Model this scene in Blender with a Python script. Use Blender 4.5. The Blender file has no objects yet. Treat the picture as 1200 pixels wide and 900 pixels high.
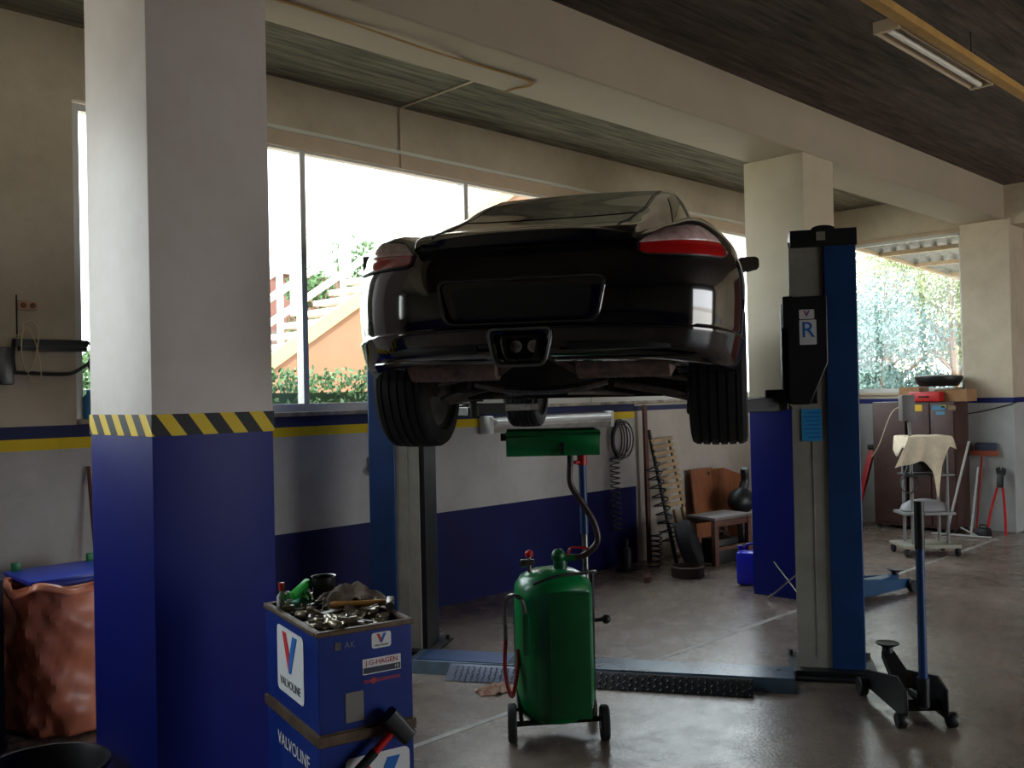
import bpy, bmesh, math, random
import numpy as np
from mathutils import Vector, Matrix, Euler
from mathutils.bvhtree import BVHTree
random.seed(7)
PI = math.pi
scn = bpy.context.scene
COL = scn.collection

# ---------------------------------------------------------------- materials
def lin(c):
    return tuple(((v/255.0)/12.92 if v/255.0 <= .04045 else ((v/255.0+.055)/1.055)**2.4) for v in c)

def mat(name, rgb, rough=.5, metal=0.0, var=0.0, scale=6.0, bump=0.0, bscale=None, coat=0.0, spec=None, rgb2=None, stretch=None, emit=0.0):
    m = bpy.data.materials.new(name); m.use_nodes = True
    nt = m.node_tree; N = nt.nodes; L = nt.links
    b = N['Principled BSDF']
    c = lin(rgb)
    b.inputs['Base Color'].default_value = (*c, 1)
    b.inputs['Roughness'].default_value = rough
    b.inputs['Metallic'].default_value = metal
    if coat: b.inputs['Coat Weight'].default_value = coat; b.inputs['Coat Roughness'].default_value = .03
    if spec is not None: b.inputs['Specular IOR Level'].default_value = spec
    if emit: 
        b.inputs['Emission Color'].default_value = (*c, 1); b.inputs['Emission Strength'].default_value = emit
    if var or bump or rgb2:
        tc = N.new('ShaderNodeTexCoord'); mp = N.new('ShaderNodeMapping')
        L.new(tc.outputs['Object'], mp.inputs['Vector'])
        if stretch: mp.inputs['Scale'].default_value = stretch
    if var or rgb2:
        n = N.new('ShaderNodeTexNoise'); n.inputs['Scale'].default_value = scale; n.inputs['Detail'].default_value = 6; n.inputs['Roughness'].default_value = .62
        L.new(mp.outputs[0], n.inputs['Vector'])
        r = N.new('ShaderNodeValToRGB')
        r.color_ramp.elements[0].position = .33; r.color_ramp.elements[1].position = .68
        c2 = lin(rgb2) if rgb2 else tuple(v*(1-var) for v in c)
        c1 = c if rgb2 else tuple(min(1, v*(1+var*.6)) for v in c)
        r.color_ramp.elements[0].color = (*c2, 1); r.color_ramp.elements[1].color = (*c1, 1)
        L.new(n.outputs[0], r.inputs[0]); L.new(r.outputs[0], b.inputs['Base Color'])
        rr = N.new('ShaderNodeMapRange'); rr.inputs['To Min'].default_value = max(0, rough-.08); rr.inputs['To Max'].default_value = min(1, rough+.1)
        L.new(n.outputs[0], rr.inputs['Value']); L.new(rr.outputs[0], b.inputs['Roughness'])
    if bump:
        n2 = N.new('ShaderNodeTexNoise'); n2.inputs['Scale'].default_value = bscale or scale*6; n2.inputs['Detail'].default_value = 5
        L.new(mp.outputs[0], n2.inputs['Vector'])
        bp = N.new('ShaderNodeBump'); bp.inputs['Strength'].default_value = bump; bp.inputs['Distance'].default_value = .01
        L.new(n2.outputs[0], bp.inputs['Height']); L.new(bp.outputs[0], b.inputs['Normal'])
    return m

def glass_mat(name, tint=(.96, .99, .98), refl=.9):
    m = bpy.data.materials.new(name); m.use_nodes = True
    nt = m.node_tree; N = nt.nodes; L = nt.links
    N.remove(N['Principled BSDF']); out = N['Material Output']
    t = N.new('ShaderNodeBsdfTransparent'); t.inputs[0].default_value = (*tint, 1)
    g = N.new('ShaderNodeBsdfGlossy'); g.inputs['Roughness'].default_value = .02; g.inputs[0].default_value = (refl, refl, refl, 1)
    fr = N.new('ShaderNodeFresnel'); ge = N.new('ShaderNodeNewGeometry'); io = N.new('ShaderNodeMapRange'); io.inputs['To Min'].default_value = 1.45; io.inputs['To Max'].default_value = 1/1.45
    L.new(ge.outputs['Backfacing'], io.inputs['Value']); L.new(io.outputs[0], fr.inputs[0])
    mx = N.new('ShaderNodeMixShader')
    L.new(fr.outputs[0], mx.inputs[0]); L.new(t.outputs[0], mx.inputs[1]); L.new(g.outputs[0], mx.inputs[2]); L.new(mx.outputs[0], out.inputs[0])
    return m

# ---------------------------------------------------------------- mesh builder
class MB:
    def __init__(s): s.bm = bmesh.new(); s.M = Matrix.Identity(4)
    def _v(s, p): return s.bm.verts.new(s.M @ Vector(p))
    def box(s, c, d, rot=None, bevel=0, taper=None):
        R = Matrix.Identity(3) if rot is None else (Euler(rot).to_matrix() if not isinstance(rot, Matrix) else rot.to_3x3())
        c = Vector(c); vs = []
        for z in (-.5, .5):
            for x, y in ((-.5, -.5), (.5, -.5), (.5, .5), (-.5, .5)):
                k = (taper if (taper and z > 0) else 1)
                vs.append(s._v(c + R @ Vector((x*d[0]*k, y*d[1]*k, z*d[2]))))
        fs = [s.bm.faces.new([vs[i] for i in f]) for f in ((3, 2, 1, 0), (4, 5, 6, 7), (0, 1, 5, 4), (1, 2, 6, 5), (2, 3, 7, 6), (3, 0, 4, 7))]
        if bevel:
            es = list({e for f in fs for e in f.edges})
            bmesh.ops.bevel(s.bm, geom=es, offset=bevel, segments=2, affect='EDGES', profile=.6)
        return s
    def b2(s, x0, x1, y0, y1, z0, z1, bevel=0):
        return s.box(((x0+x1)/2, (y0+y1)/2, (z0+z1)/2), (abs(x1-x0), abs(y1-y0), abs(z1-z0)), bevel=bevel)
    def loft(s, rings, closed=True, cap=True):
        R = [[s._v(p) for p in r] for r in rings]; n = len(R[0])
        for a, b in zip(R[:-1], R[1:]):
            for i in range(n if closed else n-1):
                j = (i+1) % n
                try: s.bm.faces.new((a[i], a[j], b[j], b[i]))
                except ValueError: pass
        if cap and closed:
            s.bm.faces.new(R[0][::-1]); s.bm.faces.new(R[-1])
        return s
    def grid(s, fn, nu, nv):
        return s.loft([[fn(i/nu, j/nv) for j in range(nv+1)] for i in range(nu+1)], closed=False, cap=False)
    def cyl(s, p0, p1, r0, r1=None, n=16, cap=True):
        r1 = r0 if r1 is None else r1
        p0, p1 = Vector(p0), Vector(p1); d = (p1-p0).normalized()
        a = d.orthogonal().normalized(); b = d.cross(a)
        return s.loft([[p+(a*math.cos(2*PI*i/n)+b*math.sin(2*PI*i/n))*r for i in range(n)] for p, r in ((p0, r0), (p1, r1))], cap=cap)
    def lathe(s, prof, c=(0, 0, 0), axis=(0, 0, 1), n=28, cap=True):
        c = Vector(c); d = Vector(axis).normalized(); a = d.orthogonal().normalized(); b = d.cross(a)
        rings = [[c+d*z+(a*math.cos(2*PI*i/n)+b*math.sin(2*PI*i/n))*max(r, 1e-4) for i in range(n)] for r, z in prof]
        return s.loft(rings, cap=cap)
    def tube(s, pts, r, n=8, closed=False, smooth=0):
        pts = [Vector(p) for p in pts]
        if smooth: pts = spline(pts, smooth, closed)
        m = len(pts); rings = []; a = None
        for i, p in enumerate(pts):
            q0 = pts[(i-1) % m] if (closed or i > 0) else p; q1 = pts[(i+1) % m] if (closed or i < m-1) else p
            d = (q1-q0)
            if d.length < 1e-9: d = Vector((0, 0, 1))
            d.normalize()
            a = d.orthogonal() if a is None else a - d*a.dot(d)
            if a.length < 1e-6: a = d.orthogonal()
            a.normalize(); b = d.cross(a)
            rr = r[i*(len(r)-1)//max(1, m-1)] if isinstance(r, (list, tuple)) else r
            rings.append([p+(a*math.cos(2*PI*k/n)+b*math.sin(2*PI*k/n))*rr for k in range(n)])
        if closed: rings.append(rings[0]); return s.loft(rings, cap=False)
        return s.loft(rings)
    def sph(s, c, r, sc=(1, 1, 1), n=16):
        c = Vector(c); rings = []
        for i in range(n//2+1):
            t = PI*i/(n//2); rings.append([c+Vector((max(math.sin(t), 1e-3)*math.cos(2*PI*k/n)*sc[0], max(math.sin(t), 1e-3)*math.sin(2*PI*k/n)*sc[1], -math.cos(t)*sc[2]))*r for k in range(n)])
        return s.loft(rings)
    def prism(s, poly, o, U, V, th):
        """poly in (U,V) plane at o, extruded by vector th"""
        o, U, V, th = Vector(o), Vector(U), Vector(V), Vector(th)
        r = [o+U*a+V*b for a, b in poly]
        return s.loft([r, [p+th for p in r]])
    def build(s, name, m, parent=None, smooth=38, bevel=0, solid=0, sub=0, merge=0, loc=None, rot=None):
        if merge: bmesh.ops.remove_doubles(s.bm, verts=s.bm.verts, dist=merge)
        bmesh.ops.recalc_face_normals(s.bm, faces=s.bm.faces)
        me = bpy.data.meshes.new(name); s.bm.to_mesh(me); s.bm.free()
        if smooth:
            me.shade_smooth(); me.set_sharp_from_angle(angle=math.radians(smooth))
        for mm in (m if isinstance(m, (list, tuple)) else [m]): me.materials.append(mm)
        o = bpy.data.objects.new(name, me); COL.objects.link(o)
        if parent: o.parent = parent
        if loc: o.location = loc
        if rot: o.rotation_euler = rot
        if solid: 
            d = o.modifiers.new('solid', 'SOLIDIFY'); d.thickness = solid; d.offset = 0
        if bevel:
            d = o.modifiers.new('bevel', 'BEVEL'); d.width = bevel; d.segments = 2; d.limit_method = 'ANGLE'; d.angle_limit = math.radians(40)
        if sub:
            d = o.modifiers.new('sub', 'SUBSURF'); d.levels = d.render_levels = sub
        return o

def spline(pts, k=6, closed=False):
    out = []; n = len(pts)
    for i in range(n if closed else n-1):
        g = lambda j: pts[j % n] if closed else pts[min(max(j, 0), n-1)]
        p0, p1, p2, p3 = g(i-1), g(i), g(i+1), g(i+2)
        for t in range(k):
            t /= k
            out.append(.5*((2*p1)+(p2-p0)*t+(2*p0-5*p1+4*p2-p3)*t*t+(3*p1-p0-3*p2+p3)*t**3))
    if not closed: out.append(pts[-1])
    return out

def tag(o, label=None, cat=None, group=None, kind=None):
    if label: o['label'] = label
    if cat: o['category'] = cat
    if group: o['group'] = group
    if kind: o['kind'] = kind
    return o
def thing(name, label, cat, loc=(0, 0, 0), rz=0, group=None, rot=None):
    o = bpy.data.objects.new(name, None); COL.objects.link(o)
    o.location = loc; o.rotation_euler = rot if rot else (0, 0, rz); o.empty_display_size = .1
    return tag(o, label, cat, group)
def copy_tree(o, parent=None):
    c = o.copy(); COL.objects.link(c); c.parent = parent
    for ch in [x for x in o.children]: copy_tree(ch, c)
    return c
def text(name, s, size, loc, X, Y, m, parent, ext=.0006, align='CENTER', sx=1.0):
    """lettering with baseline direction X and up direction Y"""
    cu = bpy.data.curves.new(name, 'FONT'); cu.body = s; cu.size = size; cu.extrude = ext; cu.align_x = align; cu.align_y = 'CENTER'
    cu.materials.append(m)
    tmp = bpy.data.objects.new(name, cu); COL.objects.link(tmp); bpy.context.view_layer.update()
    me = bpy.data.meshes.new_from_object(tmp.evaluated_get(bpy.context.evaluated_depsgraph_get())); bpy.data.objects.remove(tmp)
    o = bpy.data.objects.new(name, me); COL.objects.link(o); o.parent = parent
    X = Vector(X).normalized(); Y = Vector(Y).normalized(); Z = X.cross(Y)
    o.matrix_local = Matrix.Translation(Vector(loc)) @ Matrix((X*sx, Y, Z)).transposed().to_4x4()
    return o
def rrect(w, h, r, n=4):
    out = []
    for cx, cy, a0 in ((w/2-r, h/2-r, 0), (-w/2+r, h/2-r, 90), (-w/2+r, -h/2+r, 180), (w/2-r, -h/2+r, 270)):
        for i in range(n+1):
            a = math.radians(a0+90*i/n); out.append((cx+r*math.cos(a), cy+r*math.sin(a)))
    return out
def roundpoly(P, r, n=4):
    out = []; m = len(P)
    for i in range(m):
        p = Vector(P[i]); a = (Vector(P[i-1])-p).normalized(); b = (Vector(P[(i+1) % m])-p).normalized()
        for k in range(n+1):
            t = k/n; q = (p+a*r)*(1-t)**2+p*2*t*(1-t)+(p+b*r)*t*t; out.append(tuple(q))
    return out

# shared materials
M = {}
M['black_paint'] = mat('black_paint', (10, 10, 13), .10, coat=1.0, spec=.6)
M['black_plastic'] = mat('black_plastic', (16, 16, 17), .45)
M['dark_trim'] = mat('dark_trim', (34, 34, 36), .3)
M['rubber'] = mat('rubber', (26, 26, 27), .75, var=.3, scale=20)
M['tinted_glass'] = mat('tinted_glass', (14, 20, 18), .03, spec=.9)
M['chrome'] = mat('chrome', (200, 200, 200), .18, metal=1)
M['socket_steel'] = mat('socket_steel', (188, 176, 156), .3, metal=.75, var=.45, scale=3)
M['satin_steel'] = mat('satin_steel', (120, 118, 115), .35, metal=1, var=.4, scale=25)
M['dirty_alloy'] = mat('dirty_alloy', (96, 88, 80), .55, metal=.4, var=.5, scale=14)
M['underbody'] = mat('underbody', (62, 58, 54), .7, var=.5, scale=9, bump=.3)
M['muffler'] = mat('muffler', (138, 118, 108), .55, metal=.15, var=.5, scale=16)
M['red_lens'] = mat('red_lens', (190, 6, 12), .06, coat=1)
M['clear_lens'] = mat('clear_lens', (240, 216, 212), .12, coat=1, rgb2=(206, 160, 158), scale=30)
M['lift_blue'] = mat('lift_blue', (16, 58, 110), .42, var=.25, scale=4, bump=.05)
M['lift_grey'] = mat('lift_grey', (150, 148, 138), .5, var=.2, scale=5)
M['lift_black'] = mat('lift_black', (20, 21, 23), .45, var=.3, scale=8)
M['drain_green'] = mat('drain_green', (10, 122, 62), .3, var=.2, scale=5, coat=.3)
M['drain_green_dark'] = mat('drain_green_dark', (8, 84, 42), .4, var=.2, scale=5)
M['trolley_blue'] = mat('trolley_blue', (12, 44, 126), .35, var=.2, scale=6)
M['rust_edge'] = mat('rust_edge', (96, 78, 62), .5, metal=.4, var=.5, scale=20)
M['white_paint'] = mat('white_paint', (225, 225, 222), .45)
M['sticker_white'] = mat('sticker_white', (222, 224, 226), .5)
M['logo_red'] = mat('logo_red', (208, 38, 48), .5)
M['logo_blue'] = mat('logo_blue', (20, 104, 190), .5)
M['ink'] = mat('ink', (52, 56, 74), .6)
M['red_paint'] = mat('red_paint', (190, 24, 26), .4, var=.25, scale=12)
M['wood_handle'] = mat('wood_handle', (196, 138, 72), .5, var=.3, scale=12, stretch=(1, 6, 6))
M['old_wood'] = mat('old_wood', (92, 54, 38), .6, var=.45, scale=8, stretch=(1, 1, 5))
M['orange_wood'] = mat('orange_wood', (136, 78, 42), .6, var=.3, scale=7, stretch=(4, 4, 1))
M['pale_wood'] = mat('pale_wood', (168, 142, 104), .65, var=.35, scale=10)
M['cardboard'] = mat('cardboard', (160, 122, 84), .8, var=.2, scale=8)
M['cream_cloth'] = mat('cream_cloth', (226, 212, 184), .9, var=.12, scale=12, bump=.4, bscale=40)
M['grey_cloth'] = mat('grey_cloth', (150, 138, 126), .95, rgb2=(88, 74, 64), scale=9, bump=.4)
M['grey_paint'] = mat('grey_paint', (128, 128, 126), .5, var=.2, scale=8)
M['brown_steel'] = mat('brown_steel', (74, 50, 44), .5, var=.3, scale=4)
M['green_plastic'] = mat('green_plastic', (40, 200, 70), .4)
M['yellow_paint'] = mat('yellow_paint', (232, 200, 30), .5)
# ================================================================= SETTING
def S(o): o['kind'] = 'structure'; return o
YW, XF, ZC, ZB = 5.82, 11.61, 3.957, 3.568

def floor_mat():
    m = bpy.data.materials.new('worn_concrete_floor'); m.use_nodes = True
    nt = m.node_tree; N = nt.nodes; L = nt.links; b = N['Principled BSDF']
    tc = N.new('ShaderNodeTexCoord')
    n1 = N.new('ShaderNodeTexNoise'); n1.inputs['Scale'].default_value = .9; n1.inputs['Detail'].default_value = 8; n1.inputs['Roughness'].default_value = .65
    n2 = N.new('ShaderNodeTexNoise'); n2.inputs['Scale'].default_value = 60; n2.inputs['Detail'].default_value = 4
    n3 = N.new('ShaderNodeTexNoise'); n3.inputs['Scale'].default_value = 5; n3.inputs['Detail'].default_value = 10; n3.inputs['Roughness'].default_value = .7
    for n in (n1, n2, n3): L.new(tc.outputs['Object'], n.inputs['Vector'])
    r = N.new('ShaderNodeValToRGB'); e = r.color_ramp.elements
    e[0].position = .3; e[0].color = (*lin((98, 84, 74)), 1); e[1].position = .7; e[1].color = (*lin((162, 146, 132)), 1)
    L.new(n1.outputs[0], r.inputs[0])
    mx = N.new('ShaderNodeMixRGB'); mx.blend_type = 'MULTIPLY'; mx.inputs[0].default_value = .55
    r2 = N.new('ShaderNodeValToRGB'); r2.color_ramp.elements[0].position = .35; r2.color_ramp.elements[1].position = .6
    r2.color_ramp.elements[0].color = (.45, .42, .40, 1); r2.color_ramp.elements[1].color = (1, 1, 1, 1)
    L.new(n3.outputs[0], r2.inputs[0]); L.new(r.outputs[0], mx.inputs[1]); L.new(r2.outputs[0], mx.inputs[2])
    L.new(mx.outputs[0], b.inputs['Base Color'])
    rr = N.new('ShaderNodeMapRange'); rr.inputs['From Min'].default_value = .3; rr.inputs['From Max'].default_value = .7
    rr.inputs['To Min'].default_value = .34; rr.inputs['To Max'].default_value = .19
    L.new(n3.outputs[0], rr.inputs['Value']); L.new(rr.outputs[0], b.inputs['Roughness'])
    bp = N.new('ShaderNodeBump'); bp.inputs['Strength'].default_value = .35; bp.inputs['Distance'].default_value = .004
    ad = N.new('ShaderNodeMath'); L.new(n2.outputs[0], ad.inputs[0]); L.new(n3.outputs[0], ad.inputs[1])
    L.new(ad.outputs[0], bp.inputs['Height']); L.new(bp.outputs[0], b.inputs['Normal'])
    return m

def bands(name, zs, cols, noise=.10, xlimit=None, rough=.55, base=None):
    """paint in horizontal bands by height; xlimit: last x where coloured bands are painted (else base colours)"""
    m = bpy.data.materials.new(name); m.use_nodes = True
    nt = m.node_tree; N = nt.nodes; L = nt.links; b = N['Principled BSDF']; b.inputs['Roughness'].default_value = rough; b.inputs['Specular IOR Level'].default_value = .2
    tc = N.new('ShaderNodeTexCoord'); sp = N.new('ShaderNodeSeparateXYZ'); L.new(tc.outputs['Object'], sp.inputs[0])
    def chain(zs, cols):
        cur = None
        for i, c in enumerate(cols):
            if cur is None:
                n = N.new('ShaderNodeRGB'); n.outputs[0].default_value = (*lin(c), 1); cur = n.outputs[0]; continue
            g = N.new('ShaderNodeMath'); g.operation = 'GREATER_THAN'; g.inputs[1].default_value = zs[i-1]; L.new(sp.outputs[2], g.inputs[0])
            mx = N.new('ShaderNodeMixRGB'); L.new(g.outputs[0], mx.inputs[0]); L.new(cur, mx.inputs[1]); mx.inputs[2].default_value = (*lin(c), 1); cur = mx.outputs[0]
        return cur
    cur = chain(zs, cols)
    if xlimit is not None:
        alt = chain(*base)
        g = N.new('ShaderNodeMath'); g.operation = 'GREATER_THAN'; g.inputs[1].default_value = xlimit; L.new(sp.outputs[0], g.inputs[0])
        mx = N.new('ShaderNodeMixRGB'); L.new(g.outputs[0], mx.inputs[0]); L.new(cur, mx.inputs[1]); L.new(alt, mx.inputs[2]); cur = mx.outputs[0]
    n = N.new('ShaderNodeTexNoise'); n.inputs['Scale'].default_value = 2.2; n.inputs['Detail'].default_value = 9; n.inputs['Roughness'].default_value = .7
    L.new(tc.outputs['Object'], n.inputs['Vector'])
    r = N.new('ShaderNodeValToRGB'); r.color_ramp.elements[0].position = .3; r.color_ramp.elements[1].position = .6
    k = 1-noise*2; r.color_ramp.elements[0].color = (k, k*.97, k*.93, 1); r.color_ramp.elements[1].color = (1, 1, 1, 1)
    L.new(n.outputs[0], r.inputs[0])
    mx = N.new('ShaderNodeMixRGB'); mx.blend_type = 'MULTIPLY'; mx.inputs[0].default_value = 1
    L.new(cur, mx.inputs[1]); L.new(r.outputs[0], mx.inputs[2]); L.new(mx.outputs[0], b.inputs['Base Color'])
    bp = N.new('ShaderNodeBump'); bp.inputs['Strength'].default_value = .12; bp.inputs['Distance'].default_value = .01
    L.new(n.outputs[0], bp.inputs['Height']); L.new(bp.outputs[0], b.inputs['Normal'])
    return m

NAVY = (26, 34, 96); BLUE = (30, 42, 140); WHITE = (196, 190, 180); YEL = (226, 196, 30)
M['floor'] = floor_mat()
M['wall_window'] = bands('painted_wall', [.754, 1.43, 1.497, 1.57], [(8, 15, 76), (182, 180, 176), YEL, (34, 42, 84), (194, 183, 162)], xlimit=7.5,
                         base=([1.43, 1.50, 1.55], [(184, 176, 166), (184, 176, 166), (34, 42, 84), (194, 183, 162)]))
M['wall_far'] = bands('painted_far_wall', [1.475, 1.535], [(180, 184, 182), (36, 44, 110), (212, 200, 178)])
M['wall_plain'] = bands('plain_wall', [.754, 1.5], [(14, 22, 70), (112, 106, 98), (116, 110, 100)])
M['beam_white'] = mat('beam_white', (168, 156, 137), .7, var=.08, scale=1.3, bump=.1)
M['board_shaded'] = mat('board_marked_shaded', (108, 94, 84), .85, rgb2=(46, 38, 34), scale=2.4, bump=.5, bscale=10, stretch=(.8, 9, 1))  # same concrete as the window bay, its shade put into a darker colour
M['board_lit'] = mat('board_marked_lit', (134, 128, 108), .85, rgb2=(66, 60, 48), scale=2.6, bump=.5, bscale=10, stretch=(.7, 9, 1))  # window bay: the stronger daylight is put into a lighter concrete colour
M['frame_beige'] = mat('frame_beige', (196, 176, 150), .5, var=.1, scale=5)
M['frame_alu'] = mat('frame_alu', (200, 200, 196), .4, metal=.2)
M['window_glass'] = glass_mat('window_glass')

S(MB().b2(-4.7, 12.4, -6.2, 6.07, -.2, 0).build('floor', M['floor']))
S(MB().b2(-4.7, 12.4, 3.9, 6.1, ZC, ZC+.25).build('ceiling', M['board_lit']))
S(MB().b2(-4.7, 12.4, -6.2, 3.9, ZC+.0005, ZC+.25).build('ceiling', M['board_shaded']))
# main downstand beam along the pillar line
S(MB().b2(-4.6, XF+.02, 3.647, 4.138, ZB, ZC+.02).build('trim_1', M['beam_white'], bevel=.012))
# window wall
w = MB()
w.b2(1.30, 2.13, YW, YW+.25, 0, ZC+.1); w.b2(-4.7, -3.6, YW, YW+.25, 0, ZC+.1); w.b2(-3.6, 1.30, YW, YW+.25, 0, 1.57); w.b2(-3.6, 1.30, YW, YW+.25, 3.52, ZC+.1)
w.b2(2.13, 10.9, YW, YW+.25, 0, 1.57)
w.b2(2.13, 10.9, YW, YW+.25, 3.52, ZC+.1)
w.b2(10.9, 12.4, YW, YW+.25, 0, ZC+.1)
S(w.build('wall_left', M['wall_window'], smooth=0))
# far wall: window bay, beam end and recess to the right
w = MB()
w.b2(XF, XF+.25, 4.12, YW, 0, 1.60)
w.b2(XF, XF+.25, 4.12, YW, 3.52, ZC+.1)
w.b2(XF, XF+.25, 5.62, YW, 1.60, 3.52)
w.b2(XF+.45, XF+.7, -6.2, 3.66, 0, ZC+.1)
w.b2(XF, XF+.45, -6.2, 3.66, 3.50, ZC+.1)
S(w.build('wall_far', M['wall_far'], smooth=0))
S(MB().b2(XF-.06, XF+.5, 3.58, 4.12, 0, ZB).build('wall_far', M['wall_far'], bevel=.01))
# brown-red door in the recess
d = S(MB().b2(XF+.38, XF+.455, 1.3, 3.45, 0, 3.42, bevel=.01).build('door_1', mat('door_red', (92, 34, 26), .5, var=.3)))
S(MB().cyl((XF+.35, 1.5, 1.05), (XF+.35, 1.62, 1.05), .012).build('door_handle', M['satin_steel'], d))
# near wall (behind camera) , right wall with the wide open gate
w = MB(); w.b2(-4.7, -4.45, -6.2, YW, 0, ZC+.1)
S(w.build('wall_near', M['wall_plain'], smooth=0))
w = MB(); w.b2(-4.7, 5.4, -6.2, -5.95, 0, ZC+.1); w.b2(11.0, 12.4, -6.2, -5.95, 0, ZC+.1); w.b2(5.4, 11.0, -6.2, -5.95, 3.3, ZC+.1)
S(w.build('wall_right', M['wall_plain'], smooth=0))

# windows
def window_y(name, xs, z0, z1, y, ledge):
    f = MB()
    f.b2(xs[0], xs[-1], y+.02, y+.09, z0, z0+.06); f.b2(xs[0], xs[-1], y+.02, y+.09, z1-.04, z1)
    for x in xs: f.b2(x-.022, x+.022, y+.015, y+.095, z0, z1)
    o = S(f.build(name, M['frame_alu']))
    MB().b2(xs[0], xs[-1], y+.05, y+.056, z0+.03, z1-.02).build('pane', M['window_glass'], o, smooth=0)
    return o
win1 = window_y('window_1', [2.15, 3.73, 5.31, 6.89, 8.47, 10.05, 10.88], 1.60, 3.50, YW, True)
win3 = window_y('window_3', [-3.58, -1.95, -.32, 1.28], 1.60, 3.50, YW, True)
MB().b2(2.6, 10.9, YW-.012, YW+.015, 3.475, 3.60, bevel=.004).build('head_board', M['frame_beige'], win1)
MB().b2(2.6, 10.9, YW-.03, YW+.05, 3.585, 3.612, bevel=.004).build('head_ledge', mat('ledge_pale', (206, 208, 196), .5), win1)
s = MB(); s.b2(2.13, 10.9, YW-.035, YW+.12, 1.572, 1.602, bevel=.005)
s.build('sill', mat('sill_dirty', (186, 176, 160), .6, rgb2=(84, 70, 56), scale=7, stretch=(1, 1, 1)), win1)
f = MB(); f.b2(XF+.02, XF+.09, 4.12, 5.62, 1.60, 1.66); f.b2(XF+.02, XF+.09, 4.12, 5.62, 3.46, 3.52)
for y in (4.14, 5.60): f.b2(XF+.02, XF+.09, y-.02, y+.02, 1.6, 3.52)
win2 = S(f.build('window_2', M['frame_alu']))
MB().b2(XF+.05, XF+.056, 4.12, 5.62, 1.62, 3.5).build('pane', M['window_glass'], win2, smooth=0)
MB().b2(XF-.03, XF+.05, 4.12, 5.64, 1.575, 1.61, bevel=.004).build('sill', M['frame_beige'], win2)
MB().b2(XF-.015, XF+.01, 4.12, 5.70, 3.49, 3.54, bevel=.004).build('head_board', M['frame_beige'], win2)

# pillars
def pillar(label, x0, x1, y0, y1, hi_blue=1.565, stripe=None, white=(208, 200, 196)):
    t = thing('concrete_pillar', label, 'pillar', ((x0+x1)/2, (y0+y1)/2, 0))
    w, d = x1-x0, y1-y0
    MB().b2(-w/2, w/2, -d/2, d/2, 0, ZB, bevel=.008).build('shaft', bands('pillar_paint', [hi_blue], [(13, 26, 114), white], noise=.05, rough=.45), t)
    # hazard band : black/yellow painted diagonals
    z0, z1 = hi_blue-.005, hi_blue+.082
    e = .003
    m = bpy.data.materials.new('hazard_stripes'); m.use_nodes = True; nt = m.node_tree; N = nt.nodes; L = nt.links; b = N['Principled BSDF']; b.inputs['Roughness'].default_value = .5; b.inputs['Specular IOR Level'].default_value = .2
    tc = N.new('ShaderNodeTexCoord'); sp = N.new('ShaderNodeSeparateXYZ'); L.new(tc.outputs['Object'], sp.inputs[0])
    a = N.new('ShaderNodeMath'); a.operation = 'ADD'; L.new(sp.outputs[0], a.inputs[0])
    ny = N.new('ShaderNodeMath'); ny.operation = 'MULTIPLY'; ny.inputs[1].default_value = -1.0; L.new(sp.outputs[1], ny.inputs[0]); L.new(ny.outputs[0], a.inputs[1])
    zz = N.new('ShaderNodeMath'); zz.operation = 'MULTIPLY'; zz.inputs[1].default_value = .75; L.new(sp.outputs[2], zz.inputs[0])
    c = N.new('ShaderNodeMath'); c.operation = 'ADD'; L.new(a.outputs[0], c.inputs[0]); L.new(zz.outputs[0], c.inputs[1])
    dv = N.new('ShaderNodeMath'); dv.operation = 'DIVIDE'; dv.inputs[1].default_value = .136; L.new(c.outputs[0], dv.inputs[0])
    fr = N.new('ShaderNodeMath'); fr.operation = 'FRACT'; L.new(dv.outputs[0], fr.inputs[0])
    g = N.new('ShaderNodeMath'); g.operation = 'GREATER_THAN'; g.inputs[1].default_value = .52; L.new(fr.outputs[0], g.inputs[0])
    mx = N.new('ShaderNodeMixRGB'); mx.inputs[1].default_value = (*lin((16, 16, 18)), 1); mx.inputs[2].default_value = (*lin((228, 196, 40)), 1); L.new(g.outputs[0], mx.inputs[0]); L.new(mx.outputs[0], b.inputs['Base Color'])
    MB().b2(-w/2-e, w/2+e, -d/2-e, d/2+e, z0, z1).build('hazard_band', m, t)
    return t
pillar('near square pillar, white above and blue below, beside the blue tool trolley', 1.62, 2.16, 3.647, 4.27)
pillar('farther square pillar behind the lift post with the carriage stickers', 6.93, 7.44, 3.647, 4.18, hi_blue=1.53, white=(200, 189, 166))

# painted line on the floor
tag(MB().b2(-1.0, 11.0, 3.60, 3.64, -.001, .0015).build('floor_line', mat('line_paint', (170, 164, 158), .6, var=.5, scale=3)), kind='structure')
# thin round conduit and cable on lintel / ceiling
t = thing('ceiling_conduit', 'thin beige conduit running across the concrete ceiling and down the window lintel', 'conduit', (4.60, 5.0, ZC))
MB().tube([(0, -.86, -.01), (0, .79, -.01), (0, .80, -.03), (0, .80, -.48)], .008).build('pipe', M['frame_beige'], t)
t = thing('beam_cable', 'yellow-brown cable stapled along the underside of the white beam', 'cable', (2.3, 3.86, ZB))
MB().tube([(0-.5, 0, -.006), (.06, .0, -.006), (.4, .0, -.007), (.95, .0, -.02), (1.3, .03, -.006), (1.79, .03, -.006), (1.80, .2, -.006), (1.8, .27, -.006)], .006, smooth=6).build('cable', mat('yellow_cable', (150, 116, 62), .6), t)

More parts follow.
